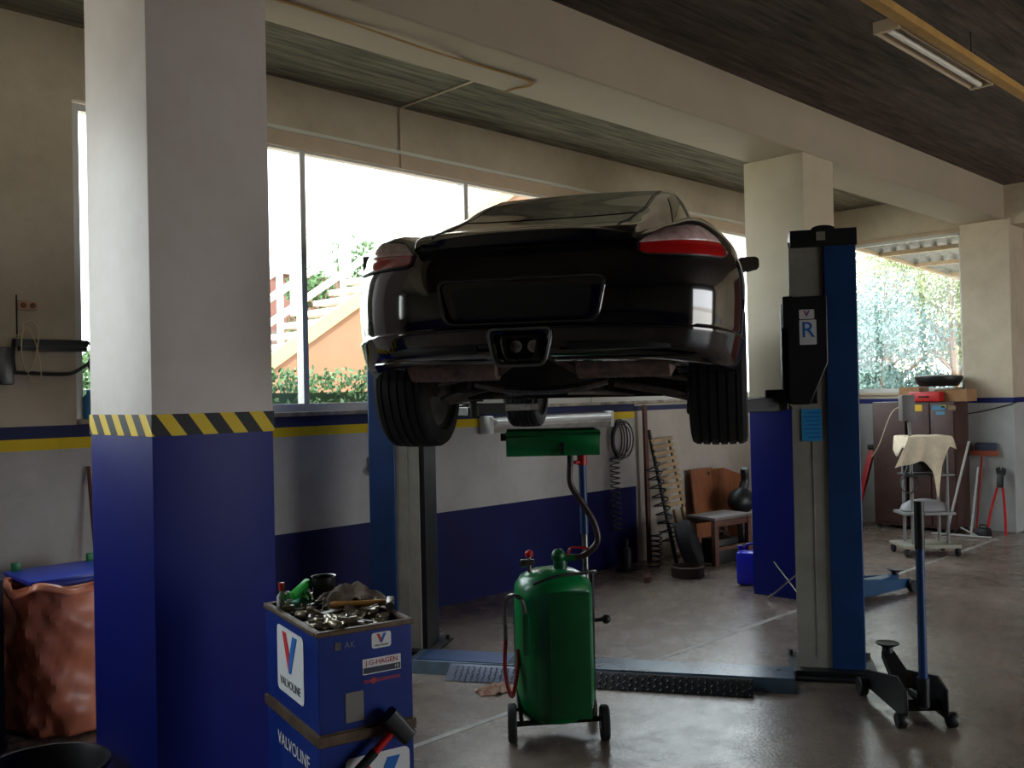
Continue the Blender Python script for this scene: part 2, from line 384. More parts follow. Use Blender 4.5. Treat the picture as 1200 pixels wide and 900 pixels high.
# fluorescent fixture and its tray
t = thing('cable_tray', 'ochre painted cable tray hung under the dark ceiling', 'cable tray', (6.4, 2.18, 3.75))
MB().b2(-2.2, 2.6, -.035, .035, 0, .05, bevel=.004).build('channel', mat('ochre', (178, 138, 72), .55, var=.2), t)
for x in (-1.6, 0, 1.6): MB().cyl((x, 0, .05), (x, 0, .208), .006).build('hanger', M['satin_steel'], t)
t = thing('fluorescent_light', 'unlit fluorescent batten hanging beside the ochre cable tray', 'ceiling light', (6.15, 2.295, 3.745))
r = MB(); r.loft([[(x, -.075, 0), (x, -.045, .055), (x, .045, .055), (x, .075, 0), (x, .068, 0), (x, .04, .048), (x, -.04, .048), (x, -.068, 0)] for x in (-.75, .75)])
r.build('reflector', M['frame_beige'], t)
for sx in (-1, 1): MB().box((sx*.76, 0, .03), (.03, .15, .07), bevel=.004).build('end_cap', M['frame_beige'], t)
MB().cyl((-.73, .0, .012), (.73, .0, .012), .018).build('tube', mat('tube_white', (230, 228, 220), .3), t)
MB().b2(-.6, .6, -.14, -.03, .05, .06).build('bracket', M['frame_beige'], t)
# ================================================================= TWO-POST LIFT
LA = math.radians(31.0)   # lift and car heading
UD = Vector((math.cos(LA), math.sin(LA), 0)); ED = Vector((-math.sin(LA), math.cos(LA), 0))
lift = thing('car_lift', 'blue and grey two-post lift holding up the black car', 'car lift', (4.587, 3.856, 0), LA)
# local frame: x = car heading, y = towards the post by the window wall
H = 2.62
def post(sgn):
    e0 = 0 if sgn > 0 else .03
    # built for +y side, inner face at y=1.165, outer 1.53
    f = lambda y: sgn*(y+e0)
    def B(mb, x0, x1, y0, y1, z0, z1, bevel=0): return mb.b2(x0, x1, min(f(y0), f(y1)), max(f(y0), f(y1)), z0, z1, bevel)
    m = MB(); B(m, -.06, .26, 1.345, 1.53, .015, H)
    B(m, .235, .26, 1.165, 1.36, .015, H)
    p = m.build('post', M['lift_blue'], lift, bevel=.008)
    p['label'] = 'post by the far pillar, with the stickers' if sgn < 0 else 'post by the window wall'
    m = MB(); B(m, -.045, -.02, 1.185 if sgn > 0 else 1.15, 1.35, .02, H-.08); B(m, -.05, -.045, 1.262, 1.266, .1, 1.5)
    for z in (.5, .95, 1.4, 1.85): B(m, -.047, -.044, 1.258, 1.27, z, z+.05)
    c = m.build('mast_cover', M['lift_grey'], p, bevel=.003)
    m = MB(); B(m, -.02, .235, 1.165, 1.19, .02, H-.05); B(m, -.03 if sgn > 0 else -.015, .0, 1.150, 1.185, .02, H-.05)
    m.build('channel_lip', M['lift_black'], p)
    m = MB(); B(m, -.02, .20, 1.30, 1.345, .03, H-.05)
    m.build('channel_back', M['lift_black'], p)
    m = MB(); m.tube([(.09, f(1.25), .02), (.09, f(1.25), H-.1)], .022, n=12); m.build('lift_screw', M['satin_steel'], p)
    # top cap with a rounded hump
    arc = [(-1.0, 0)]+[(-.36, 0)]+[(.36*math.cos(a), .55*math.sin(a)) for a in [PI-i*PI/10 for i in range(11)]]+[(.36, 0), (1, 0), (1, -1), (-1, -1)]
    pl = [(u*.188, v*(.045 if v > 0 else .10)) for u, v in arc]
    m = MB(); m.prism(pl, (-.07, f(1.348), H+.01), (0, 1, 0), (0, 0, 1), (.34, 0, 0)); m.build('top_cap', M['lift_black'], p, merge=.0005)
    m = MB(); B(m, -.075, -.07, 1.31, 1.36, H-.055, H-.005); m.build('cap_plate', M['lift_grey'], p)
    # base plate
    m = MB(); B(m, -.20, .36, 1.10, 1.60, 0, .018); B(m, -.14, -.06, 1.12, 1.56, .018, .045)
    m.build('base_plate', M['lift_black'], lift, bevel=.004)
    for bx in (-.17, .3):
        for by in (1.12, 1.58): MB().cyl((bx, f(by), .016), (bx, f(by), .05), .014, n=6).build('anchor_bolt', M['satin_steel'], lift)
    # carriage
    m = MB()
    pl = [(-.0, 2.23), (.25, 2.23), (.25, 1.84), (.13, 1.60), (.02, 1.60), (-.0, 1.64)]
    k0 = 0 if sgn > 0 else .035
    r = lambda x: [(x, f(1.10+k0+a*(1-.9*k0/.25)), z) for a, z in pl]
    m.loft([r(-.16), r(-.05)])
    B(m, -.05, .22, 1.10, 1.30, 1.60, 2.2); B(m, -.16, -.05, 1.07+k0, 1.13+k0, 2.05, 2.235)
    cg = m.build('carriage', M['lift_black'], lift, bevel=.006)
    B2 = MB(); B(B2, -.06, .20, 1.00, 1.13, 1.565, 1.69); B2.build('arm_yoke', M['lift_black'], cg, bevel=.008)
    # two swing arms reaching under the sills
    for (px, py, nm) in ((-.72, .60, 'arm'), (.88, .60, 'arm')):
        a = Vector((.06+(.1 if px > 0 else -.06), f(1.05), 1.60)); b = Vector((px, f(py), 1.60)); d = (b-a); L_ = d.length; d.normalize(); n = Vector((-d.y, d.x, 0))
        m = MB()
        m.loft([[a-n*.05+Vector((0, 0, z)) if i in (0,) else v for i, v in enumerate([a-n*.055+Vector((0, 0, -.045)), a+n*.055+Vector((0, 0, -.045)), a+n*.055+Vector((0, 0, .045)), a-n*.055+Vector((0, 0, .045))])] if False else [a-n*.055+Vector((0, 0, -.045)), a+n*.055+Vector((0, 0, -.045)), a+n*.055+Vector((0, 0, .045)), a-n*.055+Vector((0, 0, .045))],
                [a+d*L_*.6+n*s_*.045+Vector((0, 0, z)) for s_, z in ((-1, -.035), (1, -.035), (1, .035), (-1, .035))]])
        arm = m.build(nm, M['lift_black'], lift, bevel=.005)
        m = MB(); q = a+d*L_*.55
        m.loft([[p_+n*s_*.034+Vector((0, 0, z)) for s_, z in ((-1, -.024), (1, -.024), (1, .024), (-1, .024))] for p_ in (q, b)])
        m.build('extension', M['satin_steel'], arm, bevel=.003)
        m = MB(); m.cyl(b+Vector((0, 0, -.03)), b+Vector((0, 0, .06)), .022); m.cyl(b+Vector((0, 0, .058)), b+Vector((0, 0, .084)), .06, .055, n=20)
        m.build('lift_pad', M['rubber'], arm)
    return p, cg
p_left, c_left = post(1)
p_right, c_right = post(-1)
# stickers on the near carriage and post (facing the car's tail)
YR = -1
def plate(nm, y, z, w, h, x, m, par, r=.006):
    return MB().prism(rrect(w, h, r), (x, y, z), (0, 1, 0), (0, 0, 1), (-.0012, 0, 0)).build(nm, m, par, smooth=0)
def vlogo(par, o, X, Y, w, name='logo'):
    """two slanted arms meeting in a V, red and blue"""
    o, X, Y = Vector(o), Vector(X).normalized(), Vector(Y).normalized(); Z = X.cross(Y)
    MB().prism([(-.50*w, .42*w), (-.24*w, .42*w), (.06*w, -.20*w), (-.08*w, -.46*w)], o, X, Y, Z*.0012).build(name+'_red_arm', M['logo_red'], par, smooth=0)
    MB().prism([(.22*w, .42*w), (.50*w, .42*w), (.06*w, -.46*w), (-.07*w, -.46*w), (-.02*w, -.20*w+.12*w)], o+Z*.0004, X, Y, Z*.0012).build(name+'_blue_arm', M['logo_blue'], par, smooth=0)
yr = -1.195-.075
X_, Y_ = (0, -1, 0), (0, 0, 1)
plate('sticker', yr, 2.125, .085, .055, -.1605, M['sticker_white'], c_right)
vlogo(c_right, (-.162, yr, 2.13), X_, Y_, .036)
plate('sticker', yr-.005, 2.02, .095, .145, -.1605, M['sticker_white'], c_right)
text('sticker_letter', 'R', .13, (-.1625, yr-.005, 2.03), X_, Y_, M['logo_blue'], c_right)
plate('instruction_sticker', -1.29, 1.475, .115, .19, -.0505, mat('sky_sticker', (46, 150, 206), .5), p_right)
g = MB()
for i in range(7): g.b2(-.0530, -.0517, -1.335, -1.245+.012*(i % 3)-.02, 1.40+i*.024, 1.408+i*.024)
g.build('sticker_print', M['logo_blue'], p_right)
# floor crossover plate between the posts
m = MB(); m.loft([[(-.45, y, 0), (-.39, y, .068), (-.15, y, .068), (-.12, y, 0)] for y in (-1.15, 1.15)])
cb = m.build('floor_channel', mat('channel_paint', (96, 118, 136), .28, metal=.3, rgb2=(44, 52, 60), scale=3), lift, bevel=.004)
m = MB(); m.b2(-.385, -.155, .52, 1.10, .068, .072); m.build('blue_patch', M['lift_blue'], cb)
def chequer(name, y0, y1, m_):
    b = MB(); b.loft([[(-.56, y, .004), (-.455, y, .066), (-.44, y, .07), (-.43, y, .058), (-.54, y, -.0)] for y in (y0, y1)])
    nx, ny = 5, int((y1-y0)/.035)
    for i in range(nx):
        for j in range(ny):
            u = (i+.5)/nx; x = -.56+u*.105; z = .004+u*.062+.002
            b.box((x, y0+(j+.5)*.035, z), (.014, .006, .004), rot=(0, -.53, .8 if (i+j) % 2 else -.8))
    return b.build(name, m_, lift)
chequer('chequer_ramp', .44, .86, mat('chequer_steel', (92, 96, 112), .4, metal=.6))
chequer('chequer_ramp', -.92, -.02, M['lift_black'])
# ================================================================= BLACK COUPE ON THE LIFT
car = thing('sports_car', 'black two-door sports coupe raised on the two-post lift, tail towards us', 'car', (3.536, 3.188, 1.55), math.radians(31.37))
def cr(xs, ys, x): # smooth 1D interpolation
    xs = np.array(xs, float); ys = np.array(ys, float); d = np.diff(ys)/np.diff(xs); mm = np.zeros(len(xs)); mm[0] = d[0]; mm[-1] = d[-1]
    for i in range(1, len(xs)-1): mm[i] = 0 if d[i-1]*d[i] <= 0 else 2*d[i-1]*d[i]/(d[i-1]+d[i])
    x = min(max(x, xs[0]), xs[-1]); i = min(int(np.searchsorted(xs, x, side='right'))-1, len(xs)-2); h = xs[i+1]-xs[i]; t = (x-xs[i])/h
    return float((2*t**3-3*t**2+1)*ys[i]+(t**3-2*t**2+t)*h*mm[i]+(-2*t**3+3*t**2)*ys[i+1]+(t**3-t**2)*h*mm[i+1])
# levels: parameter, z_rear, z_side, z_front, rear x, half width, front length
LV = [(0, .292, .175, .20, -.78, .790, .82), (1, .298, .18, .21, -.85, .835, .90), (2, .328, .22, .25, -.90, .870, .96), (3, .385, .32, .33, -.928, .893, .99),
      (4, .418, .35, .36, -.938, .900, 1.0), (5, .430, .365, .38, -.920, .893, .99), (6, .50, .45, .44, -.930, .898, .99), (7, .58, .54, .50, -.928, .902, .98),
      (8, .66, .63, .56, -.912, .900, .95), (9, .72, .70, .60, -.888, .888, .91), (10, .752, .745, .63, -.868, .872, .86)]
NR, NS, NF = 26, 26, 16
def plan(t):
    L_ = [l[0] for l in LV]; g = lambda i: cr(L_, [l[i] for l in LV], t)
    zr, zs_, zf, xr, W, Lf = g(1), g(2), g(3), g(4), g(5), g(6); out = []
    n = 3.4
    for i in range(NR):
        a = (PI/2)*(i/NR)**.9; c, s_ = max(0, math.cos(a)), math.sin(a)
        x = xr*c**(2/n); y = W*s_**(2/n) if s_ > 0 else 0
        k = min(1, max(0, (x-xr)/(-xr)))**.7
        out.append((x, y, zr+(zs_-zr)*k))
    for i in range(NS):
        x = 2.4*i/NS; wz = cr([0, .5, 1.2, 1.9, 2.4], [1, .985, .955, .965, .975], x)
        tz = max(0, math.sin(PI*min(1, t/10.))) # door tumble
        out.append((x, W*(wz-.006*tz*math.sin(PI*x/2.4)), zs_))
    n = 2.6
    for i in range(NF+1):
        a = PI/2*(i/NF); c, s_ = max(0, math.cos(a)), math.sin(a)
        x = 2.4+Lf*s_**(2/n); y = W*.975*c**(2/n)
        out.append((x, y, zs_+(zf-zs_)*(i/NF)))
    return out
def amp(x): return cr([-.87, -.80, -.72, -.55, -.2, .2, .6, 1.0, 1.5, 1.9, 2.4, 2.9, 3.2, 3.4], [0, .015, .045, .08, .11, .12, .09, .02, 0, .04, .10, .06, .01, 0], x)
def zcen(x): return cr([-.87, -.82, -.6, 0, .6, 1.6, 2.0, 2.5, 3.0, 3.4], [.755, .785, .84, .89, .90, .88, .84, .75, .64, .55], x)
rings = []
nl = 34
for j in range(nl+1): rings.append(plan(10*j/nl))
top = rings[-1]
nk = 16
for j in range(1, nk+1):
    k = math.sin(PI/2*(1-j/nk)); r = []
    sh = max(0, 1-k**5)**.5
    for (x, y, z) in top:
        yy = k*y; r.append((x, yy, z+sh*((zcen(x)-z)+amp(x)*math.exp(-((yy-.705)/.145)**2))))
    rings.append(r)
# underside: inward rings from the lowest level
low = rings[0]; under = []
for k in (.985, .9, .6, .3, 0): under.append([(x, y*k, z-(.015 if x > -.3 else 0)) for x, y, z in low])
rings = under[::-1]+rings
def both(rings):
    mb = MB()
    for s_ in (1, -1): mb.loft([[(x, s_*y, z) for x, y, z in r] for r in rings], closed=False, cap=False)
    bmesh.ops.remove_doubles(mb.bm, verts=mb.bm.verts, dist=.0006)
    bmesh.ops.dissolve_degenerate(mb.bm, dist=.0003, edges=mb.bm.edges)
    bmesh.ops.holes_fill(mb.bm, edges=[e for e in mb.bm.edges if e.is_boundary], sides=0)
    return mb
body = both(rings).build('body', M['black_paint'], car, smooth=50)
def cutter(mb):
    o = mb.build('cutter', M['underbody'], None); o.matrix_world = Matrix.Translation((3.536, 3.188, 1.55)) @ Matrix.Rotation(math.radians(31.37), 4, 'Z'); return o
cuts = []
for x, s_ in ((0, 1), (0, -1), (2.415, 1), (2.415, -1)): cuts.append(cutter(MB().cyl((x, s_*.52, .33), (x, s_*1.2, .33), .372 if x == 0 else .355, n=56)))
cuts.append(cutter(MB().b2(-.74, .42, -.60, .60, -.2, .42)))                         # open engine bay below
PLT = roundpoly([(-.355, .622), (.355, .622), (.318, .438), (-.318, .438)], .045, 5)
cuts.append(cutter(MB().loft([[(-.917+(.622-b)*.16, a, b) for a, b in PLT], [(-1.1, a, b) for a, b in PLT]])))    # number plate recess
EXH = roundpoly([(-.130, .405), (.130, .405), (.096, .20), (-.096, .20)], .03, 4)
cuts.append(cutter(MB().prism(EXH, (-.70, 0, 0), (0, 1, 0), (0, 0, 1), (-.4, 0, 0))))     # centre exhaust cut-out
bpy.context.view_layer.update()
for c in cuts:
    d = body.modifiers.new('cut', 'BOOLEAN'); d.object = c; d.operation = 'DIFFERENCE'; d.solver = 'EXACT'
bpy.context.view_layer.update()
dg = bpy.context.evaluated_depsgraph_get()
bvh = None
me = bpy.data.meshes.new_from_object(body.evaluated_get(dg))
body.modifiers.clear(); old = body.data
bv = bmesh.new(); bv.from_mesh(old); bvh = BVHTree.FromBMesh(bv)
body.data = me; me.name = 'body'
me.materials.clear(); me.materials.append(M['black_paint']); me.materials.append(M['underbody'])
for p in me.polygons: # inside faces of the wells take the undercoat
    c = p.center
    if c.z < .6 and abs(c.y) < .86 and p.normal.length and ((abs(c.x) < .36 and abs(c.y) > .5) or (abs(c.x-2.415) < .35 and abs(c.y) > .5)) : p.material_index = 1
    elif c.z < .43 and abs(c.y) < .605 and -.745 < c.x < .43: p.material_index = 1
    elif c.z < .24 and p.normal.z < -.5 and c.x > -.3: p.material_index = 1
    else: p.material_index = 0
me.shade_smooth(); me.set_sharp_from_angle(angle=math.radians(40))
for c in cuts: bpy.data.objects.remove(c)

# ---- cabin
ST = [(-.885, .775, .765, .462, .458), (-.87, .80, .765, .47, .462), (-.83, .828, .765, .475, .465), (-.76, .852, .78, .482, .468), (-.62, .885, .80, .50, .478), (-.35, .962, .82, .545, .492), (0, 1.065, .84, .605, .505), (.4, 1.205, .85, .655, .515), (.75, 1.295, .86, .685, .525),
      (1.0, 1.32, .86, .70, .53), (1.25, 1.318, .86, .71, .535), (1.5, 1.255, .86, .715, .545), (1.8, 1.09, .85, .715, .565), (2.05, .94, .82, .70, .60), (2.15, .85, .79, .69, .64)]
def csec(x, inset=0.0):
    X_s = [s_[0] for s_ in ST]; zt, zb, b, tw = [cr(X_s, [s_[i] for s_ in ST], x) for i in (1, 2, 3, 4)]
    h = zt-zb
    P = [(b, zb), (b-.22*(b-tw), zb+.30*h), (b-.55*(b-tw), zb+.62*h), (b-.86*(b-tw), zb+.86*h), (tw-.025, zb+.945*h), (tw*.82, zb+.972*h), (tw*.6, zb+.986*h), (tw*.3, zb+.997*h), (0, zt)]
    return P
def cab(x, v):
    P = csec(x); v = v*(len(P)-1); i = min(int(v), len(P)-2)
    g = lambda j: Vector(P[min(max(j, 0), len(P)-1)]); p0, p1, p2, p3 = g(i-1), g(i), g(i+1), g(i+2); t = v-i
    if i+2 > len(P)-1: p3 = Vector((-P[-2][0], P[-2][1]))
    q = .5*((2*p1)+(p2-p0)*t+(2*p0-5*p1+4*p2-p3)*t*t+(3*p1-p0-3*p2+p3)*t**3)
    return Vector((x, q.x, q.y))
xs = list(np.concatenate([np.linspace(-.885, -.76, 7)[:-1], np.linspace(-.76, 2.15, 46)]))
rr_ = [[tuple(cab(x, v/32)) for v in range(33)] for x in xs]
mb = MB()
for s_ in (1, -1): mb.loft([[(x, s_*y, z) for x, y, z in r] for r in rr_], closed=False, cap=False)
bmesh.ops.remove_doubles(mb.bm, verts=mb.bm.verts, dist=.0006)
bmesh.ops.holes_fill(mb.bm, edges=[e for e in mb.bm.edges if e.is_boundary and abs(e.verts[0].co.x-e.verts[1].co.x) < 1e-4], sides=0)
roof = mb.build('cabin_shell', M['black_paint'], car, smooth=45)
# tail lip of the hatch: upright face with a crease below the glass
def patch(name, f, nu, nv, m, par, off=.004, mirror=False):
    mb = MB()
    def o_(u, v):
        e = 1e-3; p = f(u, v); a = f(min(1, u+e), v)-f(max(0, u-e), v); b = f(u, min(1, v+e))-f(u, max(0, v-e)); n = a.cross(b)
        n = n.normalized() if n.length > 1e-12 else Vector((0, 0, 1))
        if n.z < 0 and abs(n.z) > .2: n = -n
        elif abs(n.z) <= .2 and n.y*p.y < 0: n = -n
        q = p+n*off
        return (q.x, -q.y if mirror else q.y, q.z)
    mb.grid(o_, nu, nv); return mb.build(name, m, par, smooth=60)
def full(x, w): # w in -1..1 across the roof
    p = cab(x, 1-abs(w)); return Vector((p.x, p.y if w >= 0 else -p.y, p.z))
# rear window: curved edges
def rw(u, v):
    x = -.36+u*1.12; c = 2*v-1
    lim = .42+0*u
    x = x+ (1-u)*.06*c*c*2 - u*.05*c*c
    return full(x, c*lim)
patch('rear_window', rw, 30, 30, M['tinted_glass'], roof, .003)
patch('windscreen', lambda u, v: full(1.32+u*.74-.05*(2*v-1)**2, (2*v-1)*.55), 20, 24, M['tinted_glass'], roof, .003)
for mr_ in (False, True):
    patch('side_window', lambda u, v: cab(-.05+u*1.85+0*v, (.34 if u < .0 else .13)+v*(.44 - .13)*min(1, 4*u+.12)*min(1, 4*(1-u)+.05)), 30, 8, M['tinted_glass'], roof, .003, mr_)
    # hatch seam, a dark line running from the roof to the tail lip
    mb = MB(); pts = [cab(x, .60) for x in np.linspace(-.84, .85, 24)]
    mb.tube([(p.x, -p.y if mr_ else p.y, p.z+.001) for p in pts], .005, n=6); mb.build('hatch_seam', M['black_plastic'], roof)
# tail lip
mb = MB(); rg = []
for i in range(25):
    y = -.458+.916*i/24; c = 1-(y/.62)**2*.10; x = -.915+.05*(abs(y)/.47)**2.5; zt = .820-.03*(abs(y)/.46)**3
    rg.append([(x+.05, y, .755), (x+.004, y, .765), (x, y, .785), (x-.004, y, zt-.006), (x+.008, y, zt+.002), (x+.10, y, zt+.022), (x+.10, y, .78)])
mb.loft(rg); mb.build('tail_lip', M['black_paint'], roof, smooth=30)

# ---- surface finder on the uncut body
def hit(o, d):
    h = bvh.ray_cast(Vector(o), Vector(d).normalized()); return h
# tail lights wrap the rear corners
def light(s_):
    y0, y1 = .478, .815
    def outer(u):   # upper outline
        return cr([0, .12, .45, .75, .93, 1], [.752, .780, .832, .842, .785, .735], u)
    def lower(u): return cr([0, .1, .9, 1], [.712, .700, .698, .722], u)
    def pos(u, z):
        y = y0+(y1-y0)*u; n = 3.4; q = min(1, y/.875); x = -.875*max(0, 1-q**n)**(1/n)
        # aim inwards to a point well inside the fender
        tgt = Vector((-.25, .38, z)); o = Vector((x, y, z)); d = (tgt-o).normalized(); o2 = o-d*.6
        h = hit(o2, d)
        if h[0] is None or h[3] > .75: return bvh.find_nearest(o)[0]-d*.004
        return h[0]-d*.006
    def lens(name, za, zb, m, par, nu=30, nv=10):
        mb = MB()
        mb.grid(lambda u, v: (lambda p: (p.x, s_*p.y, p.z))(pos(u, za(u)+(zb(u)-za(u))*v)), nu, nv)
        o = mb.build(name, m, par, smooth=60, solid=.006); return o
    mid = lambda u: min(outer(u), cr([0, .5, 1], [.750, .762, .768], u))
    a = lens('tail_light', lower, mid, M['red_lens'], car)
    b = lens('clear_lens', lambda u: mid(u)+.001, lambda u: max(mid(u)+.002, outer(u)), M['clear_lens'], a)
    mb = MB(); pts = [pos(u, outer(u)) for u in np.linspace(0, .97, 20)]+[pos(u, lower(u)) for u in np.linspace(.97, 0, 20)]
    mb.tube([(p.x, s_*p.y, p.z) for p in pts], .005, n=6, closed=True); mb.build('lens_seal', M['black_plastic'], a)
for s_ in (1, -1): light(s_)
# rim around plate recess, recess floor, exhaust surround
def ring(poly, x, r, name, m, par, curve=.0):
    mb = MB(); mb.tube([(x+curve*abs(a)**2, a, b) for a, b in poly], r, n=8, closed=True); return mb.build(name, m, par)
ring(PLT, -.925, .007, 'plate_recess_rim', mat('rim_dark', (40, 40, 43), .12, coat=1), body)
MB().loft([[(-.916+dx+(.622-b)*.16, a, b) for a, b in roundpoly([(-.30, .59), (.30, .59), (.275, .462), (-.275, .462)], .03, 4)] for dx in (0, -.006)]).build('plate_panel', M['black_plastic'], body)
ER = roundpoly([(-.137, .412), (.137, .412), (.105, .262), (-.105, .262)], .035, 5)
ring(ER, -.948, .006, 'exhaust_surround', mat('surround_grey', (96, 98, 100), .35, metal=.4), car)
ring(roundpoly([(-.128, .404), (.128, .404), (.097, .268), (-.097, .268)], .03, 5), -.93, .012, 'exhaust_surround_inner', M['black_paint'], car)
ex = MB(); o1 = roundpoly([(-.083, .382), (.083, .382), (.062, .285), (-.062, .285)], .028, 5); o2 = [(a*.92, .333+(b-.333)*.9) for a, b in o1]
ex.loft([[(-.72, a, b) for a, b in o1], [(-.955, a, b) for a, b in o1], [(-.957, a, b) for a, b in o2], [(-.80, a, b) for a, b in o2]], cap=False)
exo = ex.build('exhaust_outlet', mat('outlet_steel', (58, 56, 54), .3, metal=.8), car)
ex = MB(); ex.box((-.80, 0, .333), (.01, .155, .085)); ex.build('outlet_baffle', M['black_plastic'], exo)
for s_ in (1, -1):
    MB().lathe([(.020, 0), (.026, .0), (.027, .05), (.020, .05), (.017, .0)], (-.85, s_*.038, .345), (1, 0, 0), 16).build('exhaust_pipe', M['chrome'], exo)
# bumper vents: recessed dark ribs left and right of the outlet
for s_ in (1, -1):
    mb = MB(); mb.loft([[(-.905+.10*(y/.62)**4+dx, s_*y, z) for dx, z in ((0, .318), (-.014, .322), (-.017, .334), (-.014, .352), (0, .356))] for y in np.linspace(.19, .60, 12)])
    mb.build('diffuser_fin', M['black_plastic'], body)
    mb = MB(); mb.loft([[(-.90+.10*(y/.62)**4+dx, s_*y, z) for dx, z in ((0, .288), (-.02, .282), (-.026, .287), (-.02, .294), (0, .297))] for y in np.linspace(.15, .70, 14)])
    mb.build('diffuser_lip', M['black_paint'], body)
# ---- mufflers and drive line
for s_ in (1, -1):
    mb = MB(); prof = [(.03, 0)]+[(.064+.003*(i % 2), .01+i*.0125) for i in range(33)]+[(.03, .43)]
    mb.lathe(prof, (-.60, s_*.17, .275), (0, s_, 0), 24); mb.build('muffler', M['muffler'], car)
    mb = MB(); mb.tube([(-.6, s_*.18, .25), (-.66, s_*.10, .30), (-.78, s_*.045, .34)], .026, smooth=4); mb.build('tail_pipe', M['dirty_alloy'], car)
mb = MB(); mb.box((-.20, 0, .30), (.52, .46, .26), bevel=.04); mb.box((.10, 0, .22), (.40, .34, .14), bevel=.03)
for i in range(6): mb.b2(-.44+i*.09, -.42+i*.09, -.235, .235, .16, .30)
mb.build('gearbox', M['underbody'], car)
mb = MB(); mb.tube([(-.55, -.30, .20), (-.56, -.12, .165), (-.56, .12, .165), (-.55, .30, .20)], .02, smooth=4); mb.build('cross_tube', M['satin_steel'], car)
mb = MB(); mb.box((-.50, 0, .165), (.05, .30, .03), bevel=.008); mb.build('cross_member', M['dirty_alloy'], car)
mb = MB(); mb.box((.30, 0, .145), (.09, 1.18, .035), bevel=.008); mb.box((.02, 0, .135), (.06, 1.0, .025), bevel=.006)
mb.build('subframe', M['underbody'], car)
for s_ in (1, -1):
    mb = MB()
    mb.tube([(-.46, s_*.10, .15), (.26, s_*.50, .135)], .012)
    mb.build('brace', M['dirty_alloy'], car)
    mb = MB(); mb.tube([(.02, s_*.20, .28), (0, s_*.60, .215)], .02); mb.tube([(.01, s_*.23, .276), (.005, s_*.36, .25)], .042, n=14); mb.tube([(.0, s_*.52, .228), (0, s_*.62, .216)], .045, n=14)
    mb.build('drive_shaft', M['underbody'], car)
    mb = MB(); mb.tube([(-.20, s_*.28, .19), (-.06, s_*.62, .125)], .018); mb.tube([(.32, s_*.34, .17), (.02, s_*.62, .115)], .020); mb.tube([(-.28, s_*.30, .26), (-.10, s_*.62, .20)], .014)
    mb.build('control_arm', M['dirty_alloy'], car)
    mb = MB(); mb.tube([(-.04, s_*.56, .14), (-.02, s_*.50, .52)], .026, n=12)
    hel = [(-.03+.055*math.cos(a), s_*.51+.055*math.sin(a), .25+a*.0085) for a in np.linspace(0, 6*2*PI, 90)]
    mb.tube(hel, .007, n=6); mb.build('shock_absorber', M['underbody'], car)
mb = MB(); mb.box((1.35, 0, .150), (1.7, 1.25, .03), bevel=.01)
for s_ in (1, -1): mb.box((1.3, s_*.68, .160), (1.45, .10, .035), bevel=.01)
mb.build('floor_pan', M['underbody'], car)
# ---- wheels
def wheel(x, y, z, r, w, s_):
    hw = w/2; prof = []
    N_ = 5; wt = w*.78
    prof = [(r*.70, -hw*.86), (r*.74, -hw), (r*.88, -hw*1.0), (r*.955, -hw*.95), (r*.988, -hw*.82)]
    ys = np.linspace(-wt/2, wt/2, N_*4+1)
    for i, yy in enumerate(ys):
        g_ = (i % 4 == 2) and 0 < i < len(ys)-1
        cr_ = r*(1-.012*(abs(yy)/(wt/2))**2)
        if g_: prof += [(cr_, yy-.0055), (cr_-.009, yy-.0045), (cr_-.009, yy+.0045), (cr_, yy+.0055)]
        else: prof.append((cr_, yy))
    prof += [(r*.988, hw*.82), (r*.955, hw*.95), (r*.88, hw), (r*.74, hw), (r*.70, hw*.86)]
    o = MB().lathe(prof, (0, 0, 0), (0, 1, 0), 64, cap=False)
    wh = o.build('wheel', M['rubber'], car, loc=(x, y, z), smooth=30)
    R = r*.70; mb = MB()
    mb.lathe([(R, -hw*.86), (R+.006, -hw*.88), (R-.012, -hw*.75), (R-.02, -hw*.3), (R-.03, hw*.5), (R-.012, hw*.8), (R+.006, hw*.88)], (0, 0, 0), (0, 1, 0), 48)
    bmesh.ops.delete(mb.bm, geom=[f for f in mb.bm.faces if len(f.verts) > 4], context='FACES')
    out = s_*hw*.55
    for i in range(5):
        a = 2*PI*i/5+.3
        for da in (-.16, .16):
            mb.tube([(.05*math.cos(a+da), out, .05*math.sin(a+da)), ((R-.02)*math.cos(a+da*.8), out+s_*.02, (R-.02)*math.sin(a+da*.8))], .013, n=6)
    mb.cyl((0, out-s_*.03, 0), (0, out+s_*.02, 0), .065, n=20)
    mb.build('rim', M['dirty_alloy'], wh)
    mb = MB(); mb.cyl((0, -s_*.02, 0), (0, s_*.005, 0), .158, n=40); mb.cyl((0, -s_*.09, 0), (0, s_*.03, 0), .075, n=24)
    mb.build('brake_disc', M['muffler'], wh)
    mb = MB(); mb.box((.12, -s_*.01, .03), (.09, .07, .17), bevel=.01); mb.build('caliper', M['underbody'], wh)
wheel(0, .764, .216, .334, .265, 1); wheel(0, -.764, .216, .334, .265, -1)
wheel(2.415, .745, .216, .325, .235, 1); wheel(2.415, -.745, .216, .325, .235, -1)
# ---- mirrors
for s_ in (1, -1):
    mb = MB(); mb.sph((1.52, s_*.915, .935), .060, (.75, 1.1, .75), 20); mb.tube([(1.55, s_*.70, .87), (1.53, s_*.82, .895), (1.52, s_*.90, .91)], [.03, .022, .02], smooth=3)
    mo = mb.build('wing_mirror', M['black_paint'], car)
    mb = MB(); mb.loft([[(1.466-dx, s_*(.925+a*sc), .937+b*sc) for a, b in rrect(.135, .088, .03, 4)] for dx, sc in ((0, 1), (.004, .98))]); mb.build('mirror_glass', M['chrome'], mo)
